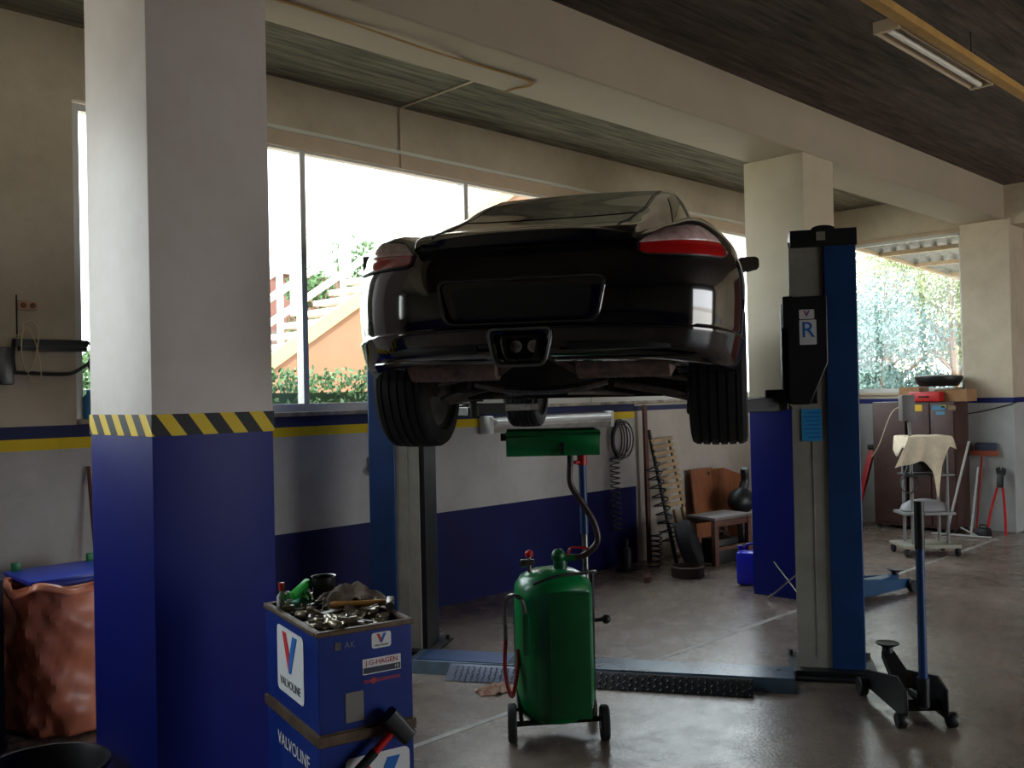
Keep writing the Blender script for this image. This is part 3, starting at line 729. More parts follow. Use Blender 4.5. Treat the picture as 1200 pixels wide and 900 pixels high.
# door seams and handle
for s_ in (1, -1):
    mb = MB()
    for xx in (.62, 1.85):
        pts = []
        for z in np.linspace(.26, .80, 12):
            h = hit((xx, s_*1.6, z), (0, -s_, 0))
            if h[0] is not None: pts.append(h[0])
        mb.tube(pts, .004, n=5)
    mb.build('door_seam', M['black_plastic'], body)
    h = hit((.75, s_*1.6, .70), (0, -s_, 0)); p = h[0]
    mb = MB(); mb.tube([p+Vector((-.09, 0, 0)), p+Vector((-.05, s_*.025, 0)), p+Vector((.05, s_*.025, 0)), p+Vector((.09, 0, 0))], .011, smooth=3); mb.build('door_handle', M['black_paint'], body)
# headlights
for s_ in (1, -1):
    mb = MB()
    def hl(u, v):
        x = 2.62+u*.42; y = .62+ .16*v-.10*u; h = hit((x, y, 1.4), (0, 0, -1)); p = h[0] if h[0] is not None else Vector((x, y, .6)); return (p.x, s_*p.y, p.z+.005)
    mb.grid(hl, 12, 8); mb.build('headlight', mat('headlight', (190, 195, 200), .08, coat=1), car, solid=.004)
# ================================================================= WASTE OIL DRAINER
t = thing('oil_drainer', 'green wheeled waste oil drainer with its pan raised under the car', 'oil drainer', (3.48, 3.24, 0), math.radians(-45))
# local x = to the right in the view, y = away from us
R_ = .196
prof = [(.02, .075), (.10, .078), (.165, .095), (.192, .135), (R_, .18), (R_, .70), (.192, .745), (.165, .785), (.11, .812), (.02, .822)]
MB().lathe(prof, (0, 0, 0), (0, 0, 1), 48).build('tank', M['drain_green'], t, smooth=60)
m = MB(); m.b2(-.03, .17, -.21, -.16, .13, .74, bevel=.01); m.build('front_panel', M['drain_green_dark'], t)
m = MB(); m.tube([(-.205, -.12, .085), (.215, -.12, .105)], .014); m.tube([(-.205, .10, .085), (.215, .10, .105)], .012); m.tube([(-.17, -.14, .10), (-.19, .0, .30), (-.19, 0, .62)], .010)
m.tube([(.195, .02, .09), (.2, .02, .79)], .010); m.tube([(-.10, -.17, .775), (.02, -.16, .81), (.205, -.02, .80), (.2, .05, .79)], .008, smooth=4)
m.build('frame', M['dark_trim'], t)
for x, y, r in ((-.215, -.12, .092), (.235, -.12, .085), (.20, .18, .05)):
    m = MB(); m.lathe([(r*.5, -.02), (r*.9, -.022), (r, -.014), (r, .014), (r*.9, .022), (r*.5, .02)], (x, y, r), (1, 0, 0), 28)
    w_ = m.build('wheel', M['rubber'], t)
    m = MB(); m.lathe([(.006, -.024), (r*.5, -.018), (r*.5, .018), (.006, .024)], (x, y, r), (1, 0, 0), 20); m.build('hub', M['satin_steel'], w_)
# gauge valve left, handle valve centre
m = MB(); m.cyl((-.115, -.02, .78), (-.115, -.02, .885), .009); m.box((-.125, -.02, .855), (.07, .03, .03), bevel=.006); m.cyl((-.16, -.03, .845), (-.13, -.03, .845), .014)
v_ = m.build('pressure_valve', M['satin_steel'], t)
MB().lathe([(.008, .88), (.02, .885), (.021, .905), (.01, .915)], (-.115, -.02, 0), (0, 0, 1), 16).build('red_knob', M['red_paint'], v_)
m = MB(); m.cyl((.04, .0, .81), (.04, 0, .87), .035); m.sph((.03, -.02, .885), .036); m.cyl((.03, -.02, .875), (.12, -.01, .872), .018)
v_ = m.build('drain_valve', M['drain_green_dark'], t)
MB().tube([(.08, -.02, .885), (.10, -.02, .925), (.20, -.03, .915)], .006, smooth=3).build('red_lever', M['red_paint'], v_)
MB().cyl((.205, -.02, .56), (.26, -.02, .565), .010).build('side_knob_stem', M['dark_trim'], t)
MB().sph((.262, -.02, .565), .024).build('side_knob', M['black_plastic'], t)
# mast and pan
m = MB(); m.cyl((.175, .06, .30), (.17, .06, 1.06), .016); ms = m.build('mast', M['satin_steel'], t)
MB().cyl((.17, .06, .98), (.165, .06, 1.36), .020).build('upper_mast', M['lift_blue'], ms)
m = MB(); m.cyl((.165, .06, 1.33), (.165, .06, 1.39), .026); m.cyl((.165, .06, 1.345), (.125, .02, 1.345), .010); m.build('height_clamp', M['red_paint'], ms)
def pan(x, w): return None
m = MB()
rg = []
for x in (-.215, .235):
    rg.append([(x, -.19, 1.515), (x, -.16, 1.395), (x, .12, 1.395), (x, .16, 1.515)])
m.loft(rg, closed=False, cap=False)
for x, s_ in ((-.215, -1), (.235, 1)):
    vs = [m.bm.verts.new(p) for p in ((x, -.19, 1.515), (x, -.16, 1.395), (x, .12, 1.395), (x, .16, 1.515))]; m.bm.faces.new(vs)
pn = m.build('catch_pan', M['drain_green'], t, solid=.006, merge=.001)
m = MB(); m.tube([(-.215, -.192, 1.50), (.235, -.192, 1.50), (.235, .162, 1.50), (-.215, .162, 1.50)], .008, closed=True); m.build('pan_rim', M['drain_green_dark'], pn)
m = MB(); m.b2(.045, .062, -.187, -.178, 1.40, 1.46); m.build('pan_slot', M['black_plastic'], pn)
m = MB(); m.b2(-.245, -.21, -.05, .02, 1.465, 1.50); m.build('pan_handle', M['black_plastic'], pn)
m = MB(); m.cyl((.10, -.03, 1.385), (.10, -.03, 1.33), .016); m.build('pan_outlet', M['black_plastic'], pn)
MB().tube([(.10, -.03, 1.35), (.10, -.03, 1.24), (.16, -.03, 1.14), (.215, -.03, 1.04), (.225, -.03, .95), (.16, -.02, .885), (.10, -.01, .872)], .016, smooth=8, n=12).build('drain_hose', mat('hose_brown', (52, 36, 34), .4), t)
m = MB(); m.tube([(-.14, -.18, .62), (-.155, -.19, .70), (-.20, -.17, .725), (-.235, -.12, .68), (-.24, -.12, .50)], .010, smooth=6); m.build('hook_pipe', M['satin_steel'], t)
m = MB(); m.b2(-.155, -.125, -.205, -.17, .44, .64, bevel=.004); m.build('hook_pocket', M['drain_green_dark'], t)
MB().tube([(-.24, -.12, .50), (-.245, -.12, .34), (-.215, -.12, .22), (-.185, -.10, .34), (-.18, -.08, .44)], .010, smooth=8).build('suction_hose', mat('red_hose', (150, 36, 34), .4), t)

# ================================================================= BLUE TOOL TROLLEY
TA = math.radians(-13)
t = thing('tool_trolley', 'blue two-tier tool trolley with oil company stickers, heaped with sockets', 'tool trolley', (1.66, 2.56, 0), TA)
# local: x = front width to the right, y = depth away, front face y=0
W_, D_ = .325, .535
def crate(z0, z1, nm):
    m = MB()
    m.b2(0, W_, 0, .012, z0, z1); m.b2(0, W_, D_-.012, D_, z0, z1); m.b2(0, .012, .012, D_-.012, z0, z1); m.b2(W_-.012, W_, .012, D_-.012, z0, z1); m.b2(.012, W_-.012, .012, D_-.012, z0, z0+.012)
    o = m.build(nm, M['trolley_blue'], t, bevel=.002)
    m = MB(); e = .008
    m.b2(-e, W_+e, -e, .014, z1-.004, z1+.014); m.b2(-e, W_+e, D_-.014, D_+e, z1-.004, z1+.014); m.b2(-e, .014, .014, D_-.014, z1-.004, z1+.014); m.b2(W_-.014, W_+e, .014, D_-.014, z1-.004, z1+.014)
    m.build('rim', M['rust_edge'], o, bevel=.004); return o
up_ = crate(.635, .945, 'upper_box'); lo_ = crate(.155, .598, 'lower_box')
m = MB()
for x in (.0, W_):
    pass
m.b2(.0, W_, 0, D_, .612, .635); m.b2(-.008, W_+.008, -.008, D_+.008, .606, .630)
m.build('shelf_frame', M['rust_edge'], t)
for x in (.04, W_-.04):
    for y in (.05, D_-.05):
        m = MB(); m.lathe([(.02, -.014), (.05, -.016), (.055, -.010), (.055, .010), (.05, .016), (.02, .014)], (x, y, .055), (1, 0, 0), 20); m.cyl((x, y, .10), (x, y, .156), .012); m.box((x, y, .09), (.04, .05, .05)); m.build('castor', M['rubber'], t)
FX, FZ = (1, 0, 0), (0, 0, 1)
def stick(par, cx, cz, w, h, m=M['sticker_white'], r=.008, nm='sticker', y=-.0012):
    return MB().prism(rrect(w, h, r), (cx, y, cz), FX, FZ, (0, -.0012, 0)).build(nm, m, par, smooth=0)
stick(up_, .215, .905, .068, .050)
vlogo(up_, (.215, -.0028, .912), FX, FZ, .034)
text('sticker_lettering', 'VALVOLINE', .0095, (.215, -.003, .8885), FX, FZ, M['ink'], up_)
text('painted_letters', 'AK', .028, (.105, -.0018, .905), FX, FZ, mat('worn_print', (110, 120, 150), .6), up_)
MB().b2(.055, .075, -.0028, -.0012, .893, .918).build('silver_tag', M['satin_steel'], up_)
stick(up_, .215, .825, .135, .050, M['sticker_white'], .002)
text('sticker_lettering', 'J.G-HAGEN', .023, (.215, -.003, .836), FX, FZ, M['red_paint'], up_)
m = MB(); m.b2(.150, .280, -.0032, -.0024, .803, .822); m.build('sticker_band', M['ink'], up_)
text('sticker_lettering', '10', .016, (.266, -.0045, .8125), FX, FZ, M['sticker_white'], up_)
m = MB(); m.b2(.150, .28, -.0030, -.0012, .779, .782); m.b2(.150, .28, -.0030, -.0012, .773, .776); m.cyl((.185, -.0035, .7775), (.185, -.001, .7775), .010, n=16); m.build('red_line_decal', mat('decal_red', (168, 56, 72), .5), up_)
stick(up_, .118, .705, .062, .095, mat('label_grey', (122, 120, 116), .7), .002)
# big round-cornered sticker on the side and on the lower box
SX, SZ = (0, -1, 0), (0, 0, 1)
MB().prism(rrect(.27, .225, .02), (-.0012, .27, .80), SX, SZ, (-.0012, 0, 0)).build('side_sticker', M['sticker_white'], up_, smooth=0)
vlogo(up_, (-.003, .27, .835), SX, SZ, .15)
text('side_lettering', 'VALVOLINE', .040, (-.0032, .27, .725), SX, SZ, M['ink'], up_)
text('side_lettering', 'VALVOLINE', .062, (-.0032, .25, .515), SX, SZ, M['sticker_white'], lo_)
stick(lo_, .195, .435, .225, .215, r=.02)
vlogo(lo_, (.195, -.0028, .455), FX, FZ, .155)
text('sticker_lettering', 'VALVOLINE', .034, (.195, -.003, .355), FX, FZ, M['ink'], lo_)
def tl(x, y, z=0): # trolley-local to world
    c, s_ = math.cos(TA), math.sin(TA); return Vector((1.66+x*c-y*s_, 2.56+x*s_+y*c, z))
# tray full of sockets and spanners: one of each kind, then copies
def socket_():
    t = thing('socket', 'chrome socket lying in the loose heap of the blue trolley', 'socket', group='sockets heaped in the trolley')
    MB().lathe([(.0065, .040), (.014, .040), (.0145, .018), (.012, .014), (.012, 0), (.006, 0), (.006, .010), (.009, .012), (.0095, .036)], (0, 0, -.02), (0, 0, 1), 14).build('shell', M['socket_steel'], t); return t
def spanner_():
    t = thing('spanner', 'steel combination spanner lying in the loose heap of the blue trolley', 'spanner', group='spanners heaped in the trolley')
    m = MB(); m.box((0, 0, 0), (.12, .012, .006), bevel=.002)
    m.lathe([(.009, -.004), (.014, -.004), (.014, .004), (.009, .004)], (.068, 0, 0), (0, 0, 1), 14)
    m.prism([(0, -.008), (-.012, -.014), (-.026, -.012), (-.016, -.005), (-.016, .005), (-.026, .012), (-.012, .014), (0, .008)], (-.06, 0, -.004), (1, 0, 0), (0, 1, 0), (0, 0, .008))
    m.build('shank', M['socket_steel'], t); return t
def ratchet_():
    t = thing('ratchet_extension', 'steel ratchet extension bar lying in the loose heap of the blue trolley', 'extension bar', group='extension bars heaped in the trolley')
    MB().lathe([(.006, 0), (.008, .002), (.008, .02), (.0055, .024), (.0055, .10), (.010, .105), (.010, .13), (.005, .13)], (-.065, 0, 0), (1, 0, 0), 12).build('shaft', M['chrome'], t); return t
# heap surface: inner filling of small hardware
hp = MB()
rg_ = random.Random(5)
def heap(x, y): return .936+.024*math.sin(x*19)*math.cos(y*11)+.022*min(1, max(0, (y-.1)*4))
hp.grid(lambda u, v: (.013+u*(W_-.026), .013+v*(D_-.026), heap(u*W_, v*D_)-.018), 14, 20)
hp.build('drip_mat', mat('greasy_mat', (46, 36, 32), .7, var=.5, scale=30, bump=.8), t)
kinds = [socket_(), spanner_(), ratchet_()]; first = [True]*3
for i in range(120):
    k = rg_.choice([0, 0, 0, 1, 1, 2]); x, y = rg_.uniform(.035, W_-.035), .035+(D_-.075)*rg_.random()
    if k: x = min(max(x, .10), W_-.10); y = min(max(y, .10), D_-.10)
    o = kinds[k] if first[k] else copy_tree(kinds[k]); first[k] = False
    o.location = tl(x, y, heap(x, y)+rg_.uniform(-.004, .022)); o.rotation_euler = (rg_.uniform(-.35, .35)+(PI/2 if k == 0 else 0), rg_.uniform(-.25, .25), rg_.uniform(0, 6.28))
# things lying on top
t = thing('black_cup', 'black plastic beaker standing at the back of the trolley heap', 'cup', tl(.17, .40, .93))
MB().lathe([(.001, 0), (.037, 0), (.042, .125), (.045, .128), (.039, .126), (.032, .006), (.001, .006)], (0, 0, 0), (0, 0, 1), 28).build('beaker', mat('beaker_black', (14, 14, 15), .3), t)
t = thing('spray_bottle', 'bright green trigger spray head on a bottle, on the trolley heap', 'spray bottle', tl(.085, .40, .935), math.radians(200))
m = MB(); m.lathe([(.02, 0), (.028, .006), (.028, .045), (.012, .06), (.012, .066)], (0, 0, 0), (0, 0, 1), 20); m.build('bottle', mat('bottle_pale', (96, 170, 150), .3), t)
m = MB(); m.box((-.0, 0, .085), (.10, .026, .03), rot=(0, .35, 0), bevel=.008); m.cyl((0, 0, .062), (0, 0, .08), .014); m.tube([(-.02, 0, .08), (-.045, 0, .055), (-.045, 0, .035)], .006, smooth=3); m.build('trigger_head', M['green_plastic'], t)
t = thing('red_lid', 'small red pot lying behind the grey rag on the trolley', 'lid', tl(.255, .42, .975))
MB().lathe([(.001, 0), (.02, 0), (.021, .02), (.014, .028), (.001, .03)], (0, 0, 0), (0, 0, 1), 18).build('lid', M['red_paint'], t)  # a small red screw lid lying loose
t = thing('red_bottle', 'small red-topped bottle at the back left corner of the trolley', 'bottle', tl(.035, .46, .94))
MB().lathe([(.001, 0), (.018, 0), (.018, .05), (.008, .065), (.008, .075)], (0, 0, 0), (0, 0, 1), 16).build('flask', mat('flask_white', (160, 160, 160), .4), t)
MB().lathe([(.001, .072), (.011, .072), (.011, .10), (.001, .102)], (0, 0, 0), (0, 0, 1), 16).build('stopper', M['red_paint'], t)
t = thing('grey_rag', 'crumpled grey-brown rag lying on the trolley heap beside the beaker', 'rag', tl(.225, .29, .975), TA)
def rag(u, v):
    x, y = (u-.5)*.21, (v-.5)*.11; r = math.hypot((u-.5)*2, (v-.5)*2)
    return (x*(1+.1*math.sin(v*9)), y+.012*math.sin(u*11), .055*max(0, 1-r*r*.8)+.012*math.sin(u*17+v*5)*math.cos(v*13)+.006)
MB().grid(rag, 30, 20).build('rag', M['grey_cloth'], t, solid=.004)
t = thing('hammer', 'hammer with a wooden handle lying in front of the grey rag on the trolley', 'hammer', tl(.225, .20, .985), TA-.45)
MB().lathe([(.008, -.10), (.012, -.09), (.011, 0), (.013, .06), (.009, .10)], (0, 0, 0), (1, 0, 0), 14).build('handle', M['wood_handle'], t)
m = MB(); m.box((.105, 0, 0), (.026, .09, .026), bevel=.005); m.cyl((.105, -.045, 0), (.105, -.062, 0), .015); m.build('head', M['satin_steel'], t)
t = thing('steel_bar', 'long flat steel bar lying diagonally across the trolley heap', 'steel bar', tl(.17, .22, .975), TA+.5)
MB().box((0, 0, 0), (.20, .022, .005), rot=(.1, 0, 0), bevel=.001).build('bar', M['satin_steel'], t)
# club hammer hooked on the front of the lower box
t = thing('club_hammer', 'black club hammer with a red and black grip resting across the trolley front', 'hammer', tl(.185, -.045, .58), TA)
d = Vector((.155, .0, .125)).normalized(); p0 = Vector((-.135, 0, -.11)); L_ = .265
MB().tube([p0, p0+d*.15], .0155, n=14).build('black_grip', M['black_plastic'], t)
MB().tube([p0+d*.15, p0+d*.225], .013, n=14).build('red_handle', M['red_paint'], t)
m = MB(); c = p0+d*.255; n_ = Vector((-d.z, 0, d.x)); m.loft([[c+n_*a+Vector((0, y, 0))+d*z for y, z in rrect(.05, .058, .012)] for a in (-.055, .055)]); m.build('head', M['lift_black'], t)
m = MB(); m.tube([c+Vector((-.02, .012, .0)), c+Vector((-.02, .05, .01))], .006); m.build('hook', M['dark_trim'], t)

# ================================================================= LEFT: waste bag, bin, wall fittings
t = thing('waste_bin', 'waste bin lined with a translucent orange bag, by the wall left of the near pillar', 'waste bin', (1.86, 5.27, 0))
def bagf(u, v):
    a = u*2*PI; r = .25*(1+.10*math.sin(a*3+v*2)+.05*math.sin(a*7+v*9)+.03*math.sin(a*13-v*14)+.03*math.sin(a*5+v*23)*math.sin(v*9)+.02*math.sin(a*21+v*31))*(1.0+.10*v-.12*max(0, .12-v)*4)
    rx = 1.12; z = .015+v*.77+.014*math.sin(a*5)*v
    k = abs(math.cos(a))**.5*(1 if math.cos(a) > 0 else -1); q = abs(math.sin(a))**.5*(1 if math.sin(a) > 0 else -1)
    return (r*rx*(k*.5+math.cos(a)*.5), r*(q*.5+math.sin(a)*.5), z)
bm_ = mat('orange_bag', (232, 142, 108), .35, var=.25, scale=5, bump=.3, bscale=9)
MB().grid(bagf, 72, 40).build('orange_liner', bm_, t, solid=.003, merge=.0004)
m = MB(); m.grid(lambda u, v: tuple(Vector(bagf(u, 1.0))+Vector((math.cos(u*2*PI)*.03*v, math.sin(u*2*PI)*.03*v, .012*math.sin(u*40)-.035*v))), 72, 3); m.build('folded_rim', bm_, t, solid=.003)
m = MB(); m.box((.0, .0, .80), (.50, .46, .025), bevel=.01); m.box((0, 0, .78), (.44, .40, .03)); m.build('blue_lid', mat('lid_blue', (28, 56, 170), .35), t)
m = MB(); m.b2(-.17, .17, -.15, .15, .0, .76); m.build('inner_drum', mat('drum_dark', (90, 50, 34), .6), t)
for x in (-.19, .20): MB().box((x, .19, .83), (.045, .03, .05), bevel=.006).build('green_clip', mat('clip_green', (20, 130, 60), .4), t)
t = thing('round_tub', 'black round plastic tub on the floor against the near pillar', 'tub', (1.33, 4.05, 0))
MB().lathe([(.001, 0), (.20, 0), (.235, .22), (.25, .235), (.25, .25), (.238, .25), (.225, .225), (.19, .012), (.001, .012)], (0, 0, 0), (0, 0, 1), 48).build('tub', M['black_plastic'], t)
t = thing('steel_drum', 'dark blue steel drum standing left of the orange-bagged bin', 'drum', (1.26, 5.22, 0))
MB().lathe([(.001, 0), (.27, 0), (.275, .01), (.265, .02), (.265, .27), (.272, .28), (.265, .29), (.265, .56), (.272, .57), (.265, .58), (.265, .83), (.275, .84), (.27, .85), (.25, .85), (.25, .835), (.001, .835)], (0, 0, 0), (0, 0, 1), 40).build('drum', mat('drum_navy', (14, 18, 52), .5, var=.3), t)
t = thing('wooden_stick', 'dark wooden stick leaning against the wall beside the near pillar', 'stick', (2.17, 5.55, 0))
MB().tube([(0, -.02, 0), (.012, .245, 1.32)], .012, n=8).build('stick', M['old_wood'], t)
t = thing('hose_bracket', 'dark metal double-bar bracket on the wall left of the narrow window strip', 'wall bracket', (1.78, YW, 1.97))
m = MB()
m.b2(.0, .40, -.06, -.03, .06, .10); m.b2(.03, .40, -.035, .0, .035, .06); m.tube([(0, -.04, -.09), (.25, -.04, -.10), (.34, -.04, -.08), (.44, -.05, .0), (.46, -.05, .09)], .011, smooth=5)
m.tube([(.0, -.04, .10), (-.01, -.04, 0), (.0, -.04, -.10)], .012, smooth=3); m.tube([(.40, -.05, .09), (.45, -.05, .04), (.40, -.05, -.04), (.46, -.05, -.09), (.47, -.05, .09)], .010, smooth=3); m.b2(.455, .485, -.06, -.03, -.11, .09)
m.b2(-.10, -.02, -.10, 0, -.16, .05, bevel=.01)
m.build('bars', M['dark_trim'], t)
t = thing('wall_socket', 'double brown wall socket above the hose bracket', 'socket', (1.86, YW, 2.265))
m = MB(); m.box((0, -.012, 0), (.105, .024, .05), bevel=.004); m.build('backplate', mat('socket_beige', (190, 150, 118), .5), t)
for x in (-.025, .025): MB().cyl((x, -.03, 0), (x, -.015, 0), .016).build('outlet', mat('socket_brown', (120, 74, 48), .5), t)
m = MB(); m.tube([(-.055, -.006, .06), (-.055, -.006, -.18)], .004); m.build('supply_cable', M['dark_trim'], t)
t = thing('looped_cable', 'thin pale cable hanging in loops over the wall bracket', 'cable', (1.84, YW-.07, 2.0))
MB().tube([(-.12, 0, .08), (-.03, 0, .10), (-.02, .0, .16), (.03, 0, .17), (.06, 0, .10), (.04, 0, -.03), (.0, 0, -.12), (-.03, 0, -.05), (-.03, 0, .08), (0, 0, .14), (.05, 0, .02), (.07, -.0, -.14), (.03, 0, -.18), (-.0, 0, -.13)], .0035, smooth=8, n=6).build('cable', mat('cable_cream', (206, 190, 150), .5), t)
t = thing('blue_bottle', 'small blue and white bottle on the window sill beside the near pillar', 'bottle', (2.20, YW-.0, 1.602))
MB().lathe([(.001, 0), (.03, 0), (.032, .02), (.032, .13), (.014, .155), (.014, .175), (.001, .176)], (0, 0, 0), (0, 0, 1), 20).build('bottle', mat('bottle_blue', (60, 130, 170), .3), t)
t = thing('wall_hook', 'small pale wood peg with a hook on the white wall beside the lift post', 'hook', (4.26, YW, 1.17))
m = MB(); m.box((0, -.012, .02), (.05, .024, .11), bevel=.006); m.tube([(-.01, -.02, .0), (-.035, -.05, -.02), (-.02, -.06, -.05), (.0, -.03, -.055)], .008, smooth=4); m.build('peg', M['pale_wood'], t)

# ================================================================= WINDOW WALL, under the car
t = thing('wall_heater', 'silver tube wall heater mounted just under the window sill behind the green pan', 'heater', (6.25, YW, 1.44))
m = MB(); m.loft([[(x, -.005, -.07), (x, -.10, -.06), (x, -.13, -.02), (x, -.11, .05), (x, -.005, .07)] for x in (-.82, .72)]); ht = m.build('reflector', mat('foil', (214, 212, 206), .3, metal=.4, var=.3, scale=6), t)
m = MB(); m.cyl((-.8, -.14, .02), (.7, -.14, .02), .022); m.build('tube', M['white_paint'], ht)
for x in (-.84, .74): MB().box((x, -.07, 0), (.05, .13, .15), bevel=.012).build('end_cap', M['white_paint'], t)
t = thing('hanging_cables', 'bunch of dark cables coiled on a wall hook beside the heater', 'cable coil', (7.18, YW, 1.25))
m = MB()
for i in range(7):
    a_ = .085+.012*i; b_ = .15+.016*(i % 4); ox = .012*(i % 3)-.01+i*.008
    m.tube([(ox+a_*math.cos(q), -.03-.008*i, b_*math.sin(q)-.02) for q in np.linspace(0, 2*PI, 20)[:-1]], .006 if i != 5 else .004, closed=True, n=6)
m.build('loops', mat('cable_dark', (38, 30, 42), .5), t)
m = MB(); m.tube([(0, 0, .13), (0, -.08, .13), (0, -.09, .16)], .008); m.build('hook', M['satin_steel'], t)
t = thing('air_hose', 'spiral black air hose hanging down the wall by the cable coil', 'air hose', (7.08, YW-.08, .36))
MB().tube([((.055 if a < 40 else .05)*math.cos(a)+.0015*math.sin(a/9), .035*math.sin(a), .70-a*.0078) for a in np.linspace(0, 90, 480)], .0065, n=6).build('coil', mat('hose_grey', (50, 48, 54), .4), t)
MB().tube([(.05, 0, .70), (.02, 0, .76), (.0, .02, .84)], .0065, smooth=3).build('lead', M['black_plastic'], t)
t = thing('long_plank', 'tall red-brown plank standing against the wall at the end of the yellow stripe', 'plank', (7.56, YW-.10, 0))
m = MB(); m.loft([[(dx+x*.05, y*.025+(1-s_)*-.0, z) for x, y in ((-.5, -.5), (.5, -.5), (.5, .5), (-.5, .5))] for dx, z, s_ in ((0, 0, 0), (-.01, .8, .5), (-.03, 1.56, 1))]); m.build('plank', M['old_wood'], t)
def coil_spring(label, loc, rot, r, n, h, wire, m_):
    t = thing('coil_spring', label, 'coil spring', loc, rot=rot, group='old suspension springs by the window wall')
    MB().tube([(r*math.cos(a), r*math.sin(a), wire+h*a/(2*PI*n)) for a in np.linspace(0, 2*PI*n, n*16)], wire, n=7).build('coil', m_, t)
sp_m = mat('spring_black', (30, 27, 28), .5, var=.4)
coil_spring('tall black coil spring leaning between the red-brown plank and the dark rod', (7.50, 5.42, .22), (-.16, -.12, 0), .075, 9, .78, .007, sp_m)
coil_spring('black coil spring standing on the floor left of the red-brown plank', (7.30, 5.45, 0), (0, .02, 0), .06, 7, .34, .008, sp_m)
t = thing('dark_rod', 'dark steel bar leaning against the wall left of the slatted wooden rack', 'bar', (7.60, 5.42, .0))
MB().tube([(0, 0, 0), (.10, .38, 1.30)], .020, n=8).build('bar', M['lift_black'], t)
t = thing('slatted_rack', 'pale wooden slatted rack leaning against the wall behind the small stool', 'wooden rack', (7.88, 5.62, .45), rot=(-.18, -.06, 0))
m = MB(); 
for x in (-.15, .15): m.b2(x-.012, x+.012, -.01, .014, 0, .78)
fr_ = m.build('rails', M['pale_wood'], t)
for i in range(11): MB().box((0, -.018, .10+i*.066), (.36, .012, .036), bevel=.003).build('slat', M['pale_wood'], t)
m = MB(); m.b2(-.02, .0, -.01, .02, -.44, .05); m.b2(.12, .14, -.01, .02, -.44, .05); m.build('foot', M['pale_wood'], t)
# stool
t = thing('wooden_stool', 'small red-brown wooden stool with a grey top by the window wall', 'stool', (8.02, 5.20, 0), -.12)
MB().box((0, 0, .455), (.56, .36, .03), bevel=.008).build('seat', mat('stool_top', (120, 112, 108), .5, var=.3), t)
for x in (-.25, .25):
    for y in (-.15, .15): MB().box((x, y, .22), (.055, .05, .44), bevel=.006).build('leg', M['old_wood'], t)
for y in (-.15, .15): MB().box((0, y, .16), (.46, .025, .04), bevel=.004).build('stretcher', M['old_wood'], t)
for y in (-.15, .15): MB().box((0, y, .405), (.46, .025, .06), bevel=.004).build('apron', M['old_wood'], t)
# boards behind
t = thing('brown_board', 'orange-brown chipboard panel with a hole standing behind the stool', 'board', (8.52, 5.66, 0), rot=(-.10, 0, 0))
m = MB(); m.b2(-.20, .20, -.012, .012, 0, .86, bevel=.003); m.build('panel', M['orange_wood'], t)
m = MB(); m.cyl((.12, -.016, .80), (.12, -.011, .80), .02); m.build('hole', M['black_plastic'], t)
t = thing('brown_board', 'second chipboard panel leaning right of the holed one, under the black pump', 'board', (9.0, 5.66, 0), rot=(-.10, 0, 0))
m = MB(); m.prism([(-.30, 0), (.32, 0), (.30, .74), (-.05, .84), (-.30, .84)], (0, -.012, 0), (1, 0, 0), (0, 0, 1), (0, .024, 0)); m.build('panel', M['orange_wood'], t)
t = thing('plastic_sack', 'white plastic sack slumped between the stool and the far blue pillar', 'sack', (8.98, 5.10, 0))
m = MB(); m.sph((0, 0, .29), .29, (.72, .65, 1.0), 24)
for v in m.bm.verts: v.co += Vector((.025*math.sin(v.co.z*17+v.co.x*9), .025*math.sin(v.co.z*13+v.co.y*8), 0)); v.co.z = max(v.co.z, .002)
m.build('sack', mat('sack_white', (176, 182, 190), .6, var=.2), t)
t = thing('blue_cloth', 'bright blue cloth bundled on top of the white plastic sack', 'cloth', (8.92, 5.05, .56))
m = MB(); m.sph((0, 0, .045), .11, (1.2, .8, .45), 20)
for v in m.bm.verts: v.co += Vector((0, 0, .012*math.sin(v.co.x*60)+.01*math.cos(v.co.y*50)))
m.build('cloth', mat('cloth_blue', (20, 70, 150), .8), t)
t = thing('foot_pump', 'black rubber pump with a bent tube propped beside the blue cloth', 'pump', (8.72, 5.38, .0))
m = MB(); m.sph((0, 0, .52), .17, (1, .8, .8), 20); m.tube([(.02, 0, .60), (.08, 0, .72), (.04, -.02, .86)], [.05, .045, .035], smooth=4); m.tube([(0, 0, 0), (0, 0, .5)], .05); m.build('pump', M['lift_black'], t)
t = thing('orange_crate', 'low orange-brown wooden crate on the floor behind the blue jerrycan', 'crate', (8.80, 4.86, 0), .05)
m = MB(); m.b2(-.20, .20, -.15, -.135, 0, .20); m.b2(-.20, .20, .135, .15, 0, .20); m.b2(-.2, -.185, -.135, .135, 0, .2); m.b2(.185, .2, -.135, .135, 0, .2); m.b2(-.185, .185, -.135, .135, 0, .012); m.build('sides', M['orange_wood'], t)
t = thing('blue_jerrycan', 'blue plastic jerrycan standing behind the far pillar', 'jerrycan', (7.22, 4.37, 0), .4)
m = MB(); m.box((0, 0, .15), (.15, .24, .28), bevel=.03); m.build('body', mat('jerry_blue', (26, 34, 200), .35), t)
m = MB(); m.tube([(0, -.08, .30), (0, -.06, .35), (0, .03, .35), (0, .05, .30)], .012, smooth=3); m.cyl((0, .09, .30), (0, .09, .34), .022); m.build('handle', mat('jerry_blue2', (20, 28, 160), .35), t)
